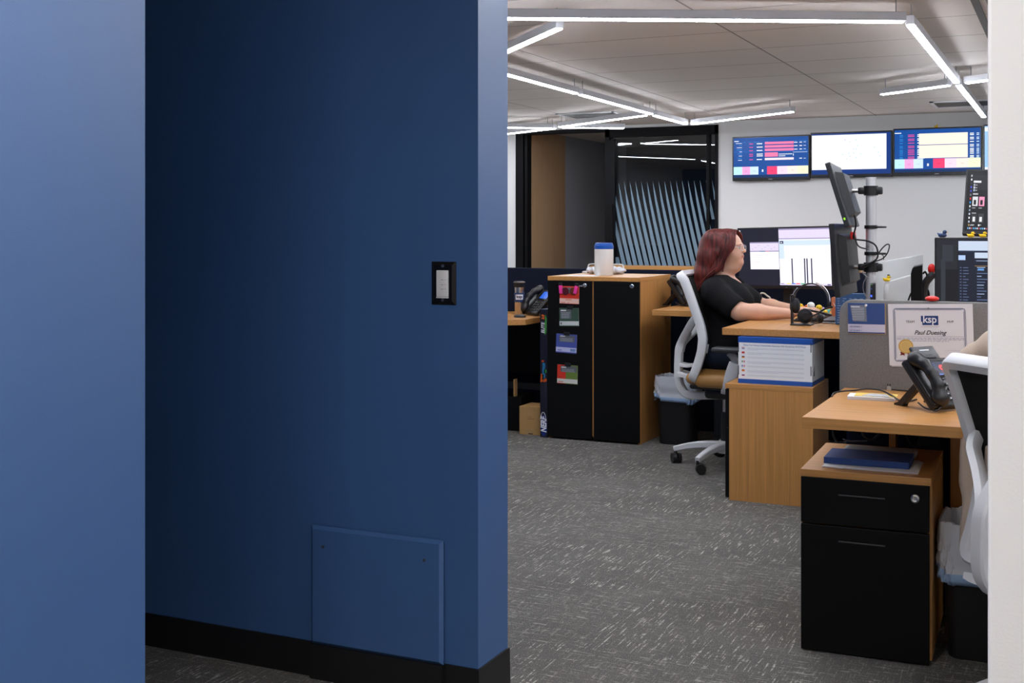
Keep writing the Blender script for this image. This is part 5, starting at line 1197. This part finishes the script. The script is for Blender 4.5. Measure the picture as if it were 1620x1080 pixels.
for r_ in range(11):
    for c_ in range(5):
        x = -0.068+0.028*c_+0.006*rnd.random(); z = 0.010+0.012*r_; b.box(x, -0.0206, z, x+0.008+0.014*rnd.random(), -0.0199, z+0.003, I)
b.build('print', I, t, smooth=False)
b = MB(); b.prism([(-0.08, -0.05, 0.0005), (0.10, -0.05, 0.0005), (0.10, 0.03, 0.0005), (-0.08, 0.03, 0.0005)], (0, 0, 0.012), PAPER, 0.002)
tag(b.build('paper_pad', PAPER, loc=(-0.97, 6.16, DZ), smooth=False), 'white paper pad in front of the blue packet', 'paper pad')
o = MB(); g = lambda x, y: atY(x, y, 7.06)
o.tube([g(1203, 486), g(1202, 470), g(1204, 464), g(1209, 464), g(1214, 468), g(1218, 471), g(1219, 478), g(1221, 489)], 0.005, mat('beige_cable', (0.55, 0.52, 0.45), 0.5))
tag(o.build('cable', MATS['beige_cable']), 'beige curved cable on the corner desk left of the headset', 'cable')
# router with a blue light beside the pole
e0 = atY(1379.5, 472, 5.62); e1 = atY(1380, 448, 5.62)
t = thing('network_box', 'slim black network box with blue light beside the silver pole', 'network box', (e0.x, 5.62, DZ), 0.15)
MB().prism([(-0.014, 0, 0.0005), (0.014, 0, 0.0005), (0.016, 0, e1.z-DZ), (-0.006, 0, e1.z-DZ-0.004)], (0, 0.10, 0), BLACK, 0.003).build('casing', BLACK, t, smooth=False)
b = MB(); zl = atY(1378, 468, 5.62).z-DZ; b.box(-0.006, -0.001, zl-0.004, 0.001, 0.001, zl+0.004, px(60, 90, 255, 2.0)); b.box(-0.004, -0.001, zl+0.03, 0.0, 0.001, zl+0.034, px(60, 90, 200)); b.box(-0.003, -0.001, zl+0.05, 0.001, 0.001, zl+0.053, px(90, 200, 90)); b.build('status_light', None, t, smooth=False)

# papers pinned on the grey divider
YD = 4.4315
c0 = atY(1342, 526, YD); c1 = atY(1400.5, 480, YD); w_ = c1.x-c0.x; h = c1.z-c0.z
t = thing('pinned_card', 'blue and white calendar card pinned on the left of the grey divider', 'card', ((c0.x+c1.x)/2, YD, c0.z), rot=(0, math.radians(-0.6), 0))
b = MB(); b.box(-w_/2-0.001, -0.0016, -0.003, w_/2+0.002, -0.0006, h, ink(190, 160, 110)); b.box(-w_/2, -0.0035, 0, w_/2, -0.0018, h, PAPER)
lay = [(0, 0, 1, 1, ink(58, 84, 140)), (0, .04, 1, .30, ink(208, 205, 222))]
layers(b, w_, h, lay, -0.0036)
y = -0.0052; f_ = lambda a, z: ((a-.5)*w_, y, z*h)
b.poly([f_(.14, .39), f_(.52, .39), f_(.50, .93), f_(.06, .93)], ink(124, 130, 142))
for k in range(8): z = .44+.055*k; b.poly([((.12-.5)*w_, y-.0004, z*h), ((.12+.34-.05*rnd.random()-.5)*w_, y-.0004, z*h), ((.46-.5)*w_, y-.0004, (z+.018)*h), ((.12-.5)*w_, y-.0004, (z+.018)*h)], ink(190, 194, 202))
b.box((.09-.5)*w_, y-.0006, .86*h, (.33-.5)*w_, y-.0002, .90*h, ink(215, 218, 224))
b.build('card', None, t, smooth=False)
for z, s_ in ((.215, 'SEPTEMBER 5'), (.085, 'SEPTEMBER 7')): lettering('lettering', s_, 0.0075, ink(70, 85, 140), t, (-w_*.46, -0.0045, h*z), align='LEFT')
MB().lathe([(0, 0), (0.004, 0), (0.003, 0.006), (0.0045, 0.009), (0, 0.010)], m=WHITEPL, seg=12).build('pin', WHITEPL, t, loc=(0.0, -0.004, h*.93)).rotation_euler = (PI/2, 0, 0)
c0 = atY(1409, 576, YD); c1 = atY(1538, 480, YD); w_ = 0.280; h = 0.216
t = thing('certificate', 'white framed certificate sheet pinned on the grey divider behind the phone', 'certificate', (c0.x+w_/2-0.003, YD, c0.z), rot=(0, math.radians(-1.6), 0))
b = MB(); b.box(-w_/2+0.006, -0.0016, -0.004, w_/2-0.01, -0.0006, h-0.003, ink(225, 222, 226)); b.box(-w_/2, -0.004, 0, w_/2, -0.002, h, PAPER); b.build('sheet', PAPER, t, smooth=False)
b = MB(); y = -0.0044; BN = ink(62, 72, 120)
def fr(i, th, m, notch):
    x0, x1, z0, z1 = -w_/2+i, w_/2-i-0.006, i*0.85, h-i*0.85
    for a in ((x0+notch, z0, x1-notch, z0+th), (x0+notch, z1-th, x1-notch, z1), (x0, z0+notch, x0+th, z1-notch), (x1-th, z0+notch, x1, z1-notch)): b.box(a[0], y-.0003, a[1], a[2], y, a[3], m)
fr(0.017, 0.0010, BN, 0.007); fr(0.020, 0.0016, BN, 0.0); fr(0.0235, 0.0007, BN, 0.006); b.build('border', BN, t, smooth=False)
b = MB(); b.box(-0.030, -0.0050, h-0.073, 0.027, -0.0043, h-0.041, ink(36, 62, 118)); b.box(-0.0302, -0.0052, h-0.0735, -0.026, -0.0045, h-0.062, PAPER); lb = b.build('logo_block', None, t, smooth=False)
lettering('logo_lettering', 'ksp', 0.036, ink(238, 238, 242), t, (-0.001, -0.0053, h-0.054), bold=0.0006, sx=0.95)
for s_, x in (('TEAM', -0.066), ('MVP', 0.066)): lettering('lettering', s_, 0.0115, ink(40, 42, 50), t, (x, -0.0047, h-0.062))
lettering('name_lettering', 'Paul Duesing', 0.0205, ink(52, 48, 52), t, (-0.002, -0.0047, h-0.100), shear=0.38, bold=0.0003, sx=0.98)
b = MB(); G = ink(178, 176, 192)
b.box(-0.112, -0.0046, h-0.1135, 0.108, -0.0043, h-0.1128, ink(130, 128, 150))
for z, a, c_ in ((h-0.119, -0.112, 0.110), (h-0.1235, -0.112, 0.110), (h-0.129, -0.062, 0.060)):
    x = a
    while x < c_: l = 0.006+0.010*rnd.random(); b.box(x, -0.0046, z-0.0010, min(x+l, c_), -0.0043, z+0.0010, G); x += l+0.003
b.box(0.045, -0.0046, 0.055, 0.105, -0.0043, 0.0556, G); b.box(0.06, -0.0046, 0.040, 0.09, -0.0043, 0.042, G); b.box(-0.03, -0.0046, h-0.080, 0.028, -0.0043, h-0.0785, ink(205, 203, 214)); b.build('small_print', G, t, smooth=False)
b = MB(); n = 40; cx_, cz_ = -0.083, 0.068; GOLD = mat('gold_print', (0.66, 0.40, 0.10), 0.4); GOLD2 = mat('light_gold_print', (0.78, 0.56, 0.22), 0.4); RIB = ink(120, 30, 38)
for s in (-1, 1): b.prism([(cx_+s*0.004, -0.0043, cz_-0.018), (cx_+s*0.020, -0.0043, cz_-0.020), (cx_+s*0.017, -0.0043, cz_-0.026), (cx_+s*0.021, -0.0043, cz_-0.032), (cx_+s*0.010, -0.0043, cz_-0.030), (cx_+s*0.006, -0.0043, cz_-0.034)], (0, -0.0003, 0), RIB)
ring = lambda r, y_, sc: [(cx_+(r+(sc if i % 2 else 0))*math.cos(2*PI*i/n), y_, cz_+(r+(sc if i % 2 else 0))*math.sin(2*PI*i/n)) for i in range(n)]
b.loft([ring(0.0245, -0.0043, 0.0012), ring(0.0245, -0.0052, 0.0012)], GOLD); b.loft([ring(0.0195, -0.0052, 0), ring(0.0195, -0.0055, 0)], GOLD2); b.loft([ring(0.0165, -0.0055, 0), ring(0.0165, -0.0057, 0)], mat('mid_gold_print', (0.72, 0.49, 0.16), 0.4)); b.build('seal', None, t, smooth=False)['label'] = 'gold seal with dark red ribbon tails'
b = MB(); b.lathe([(0, 0), (0.003, 0), (0.0025, 0.005), (0.0035, 0.007), (0, 0.008)], m=GREYPL, seg=12); b.build('pin', GREYPL, t, loc=(-0.004, -0.004, h*.93)).rotation_euler = (PI/2, 0, 0)
q = atY(1474.5, 473, 4.446)
o = Field((-0.03, -0.03, -0.01), (0.03, 0.03, 0.02), 0.002).ell((0, 0, 0.005), (0.0235, 0.022, 0.0095), 0).build('stress_ball', RED)
o.location = (q.x, 4.446, 1.0543); tag(o, 'flat round red disc resting on top of the grey divider', 'disc')

# on the foreground desk
def on_near(x, y): return atZ(x, y, NZ)
c0 = on_near(1378, 630); t = thing('note_stack', 'short stack of notes with yellow cover sheets on the foreground desk', 'notes', (c0.x+0.005, c0.y-0.01, NZ), 0.05)
w_ = 0.152; b = MB()
for k in range(5): b.box(-w_/2+0.002*(k % 2), -0.045, 0.0005+0.0022*k, w_/2-0.004*(k % 3), 0.045, 0.0022+0.0022*k)
b.build('notes', PAPER, t, smooth=False)
YN = mat('yellow_paper', (0.80, 0.56, 0.12), 0.7)
b = MB(); b.box(-0.055, -0.030, 0.0115, 0.080, 0.050, 0.0128, YN); b.prism([(-0.03, -0.028, 0.0129), (0.06, -0.035, 0.0129), (0.045, 0.03, 0.0129), (-0.01, 0.035, 0.0129)], (0, 0, 0.0008), ink(190, 190, 192)); b.build('cover_note', YN, t, smooth=False)
b = MB(); b.tube([on_near(1316, 628)+Vector((0, 0, -0.0)), on_near(1320, 624)+Vector((0, 0, 0.006)), on_near(1335, 622)+Vector((0, 0, 0.008)), on_near(1352, 622)+Vector((0, 0, 0.010)), on_near(1372, 626)+Vector((0, 0, 0.024)), on_near(1395, 630)+Vector((0, 0, 0.026)), on_near(1412, 633)+Vector((0, 0, 0.014)), on_near(1428, 638)+Vector((0, 0, 0.005)), on_near(1450, 634)+Vector((0, 0, 0.005))], 0.0030, BLACK)
tag(b.build('phone_cable', BLACK), 'black phone cable running over the note stack on the foreground desk', 'cable')
b = MB(); b.tube([on_near(1410, 618.5)+Vector((0, 0, 0.006)), on_near(1420, 619)+Vector((0, 0, 0.005)), on_near(1436, 620)+Vector((0, 0, 0.004)), on_near(1452, 622)+Vector((0, 0, 0.004))], 0.0026, BLACK); pq = on_near(1407, 617)
b.box(pq.x-0.008, pq.y-0.004, NZ+0.001, pq.x+0.006, pq.y+0.006, NZ+0.014, mat('clear_plug', (0.45, 0.43, 0.40), 0.3)); b.box(pq.x-0.007, pq.y, NZ+0.014, pq.x-0.004, pq.y+0.002, NZ+0.022, BLACK); b.box(pq.x+0.001, pq.y, NZ+0.014, pq.x+0.004, pq.y+0.002, NZ+0.022, BLACK)
tag(b.build('plug_cable', BLACK, smooth=False), 'thin black cable with small plug at the foot of the grey divider', 'cable')
# cables and boxes in the dark under the foreground desk
q = atY(1346, 686, 4.36)
t = thing('power_adapter', 'black power box hanging under the foreground desk among cables', 'power box', (q.x, 4.36, NZ-0.034))
MB().box(-0.042, -0.03, -0.060, 0.042, 0.03, -0.0005, DARKGREY, 0.010, 3).build('casing', DARKGREY, t)
b = MB(); u = lambda x, y, d=4.36: atY(x, y, d)
b.tube([u(1318, 678), u(1319, 690), u(1328, 704)], 0.004, BLACK); b.tube([u(1364, 680), u(1368, 690), u(1380, 695), u(1388, 690), u(1398, 680)], 0.005, BLACK); b.tube([u(1430, 678), u(1434, 690), u(1440, 702), u(1452, 706), u(1456, 684)], 0.004, BLACK); b.tube([u(1333, 694), u(1345, 698), u(1372, 697)], 0.003, DARKGREY)
tag(b.build('cable_bundle', BLACK), 'bundle of dark cables in the gloom under the foreground desk', 'cables')
q = atY(1472, 690, 4.38); b = MB(); b.cyl((q.x, 4.38, 0.60), (q.x, 4.38, 0.70), 0.008, m=GREYPL); b.box(q.x-0.012, 4.37, 0.645, q.x+0.012, 4.39, 0.665, STEEL, 0.002); b.box(q.x-0.04, 4.40, 0.56, q.x+0.03, 4.43, 0.70, BLACK, 0.004)
tag(b.build('height_bracket', BLACK, smooth=False), 'grey metal bracket under the right part of the foreground desk', 'bracket')

# on the storage cabinet
YT = 1.010
t = thing('wipes_canister', 'white wipes canister with blue lid on top of the storage cabinet', 'canister', (-2.700, 7.20, YT))
CANW = mat('white_satin_plastic', (0.74, 0.73, 0.70), 0.4)
MB().lathe([(0, 0.0005), (0.056, 0.0005), (0.060, 0.006), (0.060, 0.165), (0.056, 0.170), (0, 0.170)], m=CANW, seg=36).build('tub', CANW, t)
LB = mat('bright_blue_plastic', (0.006, 0.085, 0.42), 0.35)
MB().lathe([(0, 0.168), (0.0605, 0.168), (0.0615, 0.172), (0.0605, 0.190), (0.057, 0.193), (0.055, 0.203), (0.050, 0.206), (0, 0.206)], m=LB, seg=36).build('lid', LB, t)
b = MB()
for k in range(12):
    a = math.radians(-162-2*(k % 2)); z = 0.03+0.010*k; u_ = Vector((math.cos(a), math.sin(a), 0)); v_ = Vector((-u_.y, u_.x, 0)); L_ = 0.006 if k % 3 == 0 else 0.003
    p0 = u_*0.0606+Vector((0, 0, z)); b.poly([p0, p0+v_*L_, p0+v_*L_+Vector((0, 0, 0.0012)), p0+Vector((0, 0, 0.0012))], GREYPL)
b.build('measure_marks', GREYPL, t, smooth=False)
t = thing('wipes_packet', 'crinkled white plastic packet with loop handles behind the canister', 'packet', (-2.770, 7.42, YT))
f = Field((-0.16, -0.08, 0.0), (0.16, 0.08, 0.09), 0.0035); f.ell((0, 0, 0.024), (0.140, 0.065, 0.028), 0.01)
f.warp(lambda X, Y, Z: 0.005*np.sin(70*X+30*Y)*np.sin(55*Y-20*X)+0.003*np.sin(150*X+90*Z)); f.box((-1, -1, -1), (1, 1, 0.001), 0.001, 0, True)
PKT = mat('white_film_packet', (0.70, 0.74, 0.80), 0.25); f.build('packet', PKT, t)
for s in (-1, 1):
    b = MB(); A = curve([(s*0.125, 0.0, 0.015), (s*0.120, 0.0, 0.055), (s*0.105, 0, 0.064), (s*0.05, 0, 0.064)], 4); b.sweep(A, [Vector((0, 1, 0))]*len(A), 0.006, 0.02, CANW); b.build('handle', CANW, t)
b = MB(); b.box(-0.10, -0.07, 0.0006, 0.10, 0.07, 0.0014); tag(b.build('paper_sheet', PAPER, loc=(-2.80, 7.10, YT), smooth=False), 'loose white sheet on the cabinet top left of the canister', 'paper').rotation_euler.z = 0.15
b = MB(); b.ball((0, 0, 0.008), (0.02, 0.012, 0.008), WHITEPL); b.tube([(0.01, 0, 0.006), (0.04, 0.01, 0.005), (0.08, 0, 0.004)], 0.004, BLACK); tag(b.build('clip', WHITEPL, loc=(-2.94, 7.48, YT+0.0005)), 'small pale clip with black cord on the cabinet back edge', 'clip')
# four picture cards on the left door (their cartoon figures are left out)
YC = 6.9425
grey_t = ink(96, 100, 106); lgrey = ink(190, 192, 196)
def card(x0, y0, x1, y1, rot, lay, label, txt=()):
    a = atY(x0, y1, YC); c_ = atY(x1, y0, YC); w_ = c_.x-a.x; h = c_.z-a.z
    t = thing('picture_card', label, 'card', ((a.x+c_.x)/2, YC, a.z), group='picture cards on the left cabinet door', rot=(0, math.radians(rot), 0))
    b = MB(); b.box(-w_/2, -0.002, 0, w_/2, -0.0006, h, PAPER); layers(b, w_, h, lay, -0.0021); b.build('card', None, t, smooth=False); return t, w_, h
def textrows(x0, x1, z0, z1, n): return [(x0, z0+(z1-z0)*k/n, x1-.06*rnd.random(), z0+(z1-z0)*(k+.45)/n, ink(150, 153, 158)) for k in range(n)]
t1, w1, h1 = card(885.5, 453, 916, 480, 1.0, [(0, 0, 1, 1, ink(222, 60, 42)), (0, .02, 1, .30, ink(238, 196, 182)), (.30, .20, .62, .27, ink(226, 150, 120)), (.12, .60, .92, .93, grey_t), (.06, .05, .3, .08, ink(200, 90, 80)), (.42, .05, .5, .08, ink(200, 90, 80))]+textrows(.16, .5, .66, .9, 4), 'topmost red card with pink clips on the left cabinet door')
t2, w2, h2 = card(885.5, 487.5, 916, 515.5, -1.5, [(0, 0, 1, 1, ink(58, 82, 68)), (0, .05, 1, .28, ink(202, 206, 204)), (.06, .42, .62, .92, grey_t), (.08, .84, .36, .90, ink(220, 222, 222))]+textrows(.10, .56, .46, .8, 4)+[(.05, .1, .12, .22, ink(90, 110, 100))], 'dark green and white card, second from the top on the left cabinet door')
t3, w3, h3 = card(879.5, 529, 912, 557.5, 1.8, [(0, 0, 1, 1, ink(70, 84, 160)), (0, .06, 1, .30, ink(190, 192, 226)), (.14, .58, .90, .93, grey_t), (.2, .86, .44, .91, ink(220, 222, 230))]+textrows(.2, .84, .62, .82, 3)+[(.08, .12, .3, .16, ink(90, 100, 170)), (.7, .10, .95, .24, ink(112, 140, 190))], 'blue and lilac card, third from the top on the left cabinet door')
t4, w4, h4 = card(881.5, 578, 913.5, 606, 1.2, [(0, 0, 1, 1, ink(206, 52, 36)), (.42, 0, 1, 1, ink(104, 128, 58)), (0, .03, 1, .26, ink(214, 214, 206)), (.16, .62, .96, .95, grey_t), (.2, .84, .44, .90, ink(220, 222, 222))]+textrows(.22, .88, .64, .82, 3)+[(.06, .08, .3, .12, ink(190, 110, 90))], 'lowest card, half red half green, on the left cabinet door')
for tt, w_, h_, lb in ((t2, w2, h2, 'small black magnet holding the dark green card'), (t3, w3, h3, 'small black magnet holding the blue card'), (t4, w4, h4, 'small black magnet holding the red and green card')):
    b = MB(); b.box(-0.020, -0.0065, -0.008, 0.020, -0.0032, 0.014, BLACK, 0.0015); o = tag(b.build('magnet', BLACK, smooth=False), lb, 'magnet', 'black magnets on the cabinet door'); o.location = tt.location+Vector((0.006, 0, h_))
for dx, lb, rr in ((-0.052, 'left neon pink clip on the topmost red card', 4), (0.040, 'right neon pink clip on the topmost red card', -14)):
    t = thing('pegged_clip', lb, 'clip', t1.location+Vector((dx, -0.003, h1-0.045)), group='neon pink clips on the top card', rot=(0, math.radians(-rr), 0))
    MB().box(-0.011, -0.012, 0, 0.011, -0.001, 0.052, PINK, 0.003).build('jaw', PINK, t); MB().box(-0.012, -0.014, 0.050, 0.012, -0.0005, 0.066, BLACK, 0.003).build('tip', BLACK, t)
t = thing('sunglasses', 'dark round toy sunglasses hooked over the topmost red card', 'sunglasses', t1.location+Vector((0.0, -0.004, h1-0.030)))
for s, m in ((-1, mat('dark_red_lens', (0.09, 0.012, 0.02), 0.2)), (1, mat('brown_lens', (0.15, 0.035, 0.015), 0.2))):
    b = MB(Matrix.Translation((s*0.026+0.004, -0.003, 0)) @ Matrix.Rotation(PI/2, 4, 'X')); b.lathe([(0, 0), (0.022, 0), (0.024, 0.002), (0.022, 0.004), (0, 0.005)], (0, 0, 0), m, 20); b.build('lens', m, t)
b = MB(); b.tube([(-0.004, -0.007, 0.004), (0.004, -0.008, 0.007), (0.012, -0.007, 0.004)], 0.0015, BLACK); b.build('bridge', BLACK, t)

# left desk: tumbler, mouse
t = thing('steel_tumbler', 'steel tumbler with black lid and navy logo band on the left oak desk', 'tumbler', (-3.335, 7.30, NZ))
SS = mat('warm_steel', (0.60, 0.54, 0.47), 0.25, metal=1.0)
MB().lathe([(0, 0.0005), (0.027, 0.0005), (0.029, 0.004), (0.0345, 0.178), (0.0335, 0.186), (0, 0.186)], m=SS, seg=36).build('cup', SS, t)
MB().lathe([(0.0316, 0.085), (0.0322, 0.085), (0.0346, 0.145), (0.0342, 0.147)], m=NAVYRUB, seg=36).build('band', mat('navy_band', (0.012, 0.018, 0.045), 0.4), t)
MB().lathe([(0, 0.183), (0.036, 0.183), (0.0375, 0.190), (0.0365, 0.205), (0.039, 0.210), (0.038, 0.219), (0.033, 0.222), (0, 0.222)], m=BLACK, seg=36).build('lid', BLACK, t)
b = MB(); b.lathe([(0.0376, 0.213), (0.0395, 0.214), (0.0395, 0.217), (0.0376, 0.218)], m=STEEL, seg=36); b.build('rim', STEEL, t)
ax = math.atan2(-7.30, 3.335); u_ = Vector((math.cos(ax), math.sin(ax), 0))
b = MB(); L = []
for z in (0.102, 0.136): L.append([Vector((0.0352*math.cos(ax+a), 0.0352*math.sin(ax+a), z)) for a in np.linspace(-0.75, 0.75, 9)])
b.loft(L, ink(228, 230, 235), False, False, False); b.build('logo_patch', None, t, smooth=False)
lettering('logo_lettering', 'ksp', 0.028, ink(25, 30, 60), t, u_*0.0362+Vector((0, 0, 0.122)), (PI/2, 0, ax+PI/2), bold=0.0008)
o = Field((-0.06, -0.05, -0.01), (0.06, 0.05, 0.05), 0.003).ell((0, 0, 0.004), (0.042, 0.030, 0.016), 0.003); o.box((-1, -1, -1), (1, 1, 0.0006), 0.001, 0, True)
o = o.build('computer_mouse', BLACK); o.location = (-3.235, 7.09, NZ); tag(o, 'black mouse near the chamfered corner of the left oak desk', 'mouse')
t = thing('file_box', 'black box with white and brown files on it under the left oak desk', 'box', (-3.47, 7.10, 0.0))
MB().box(-0.20, 0, 0.0, 0.24, 0.22, 0.22, MATBLACK, 0.003).build('casing', MATBLACK, t, smooth=False); MB().box(0.08, 0.02, 0.22, 0.112, 0.06, 0.33, LIGHTFAB).box(0.175, 0.02, 0.22, 0.185, 0.06, 0.33, CARD).build('papers', LIGHTFAB, t, smooth=False)
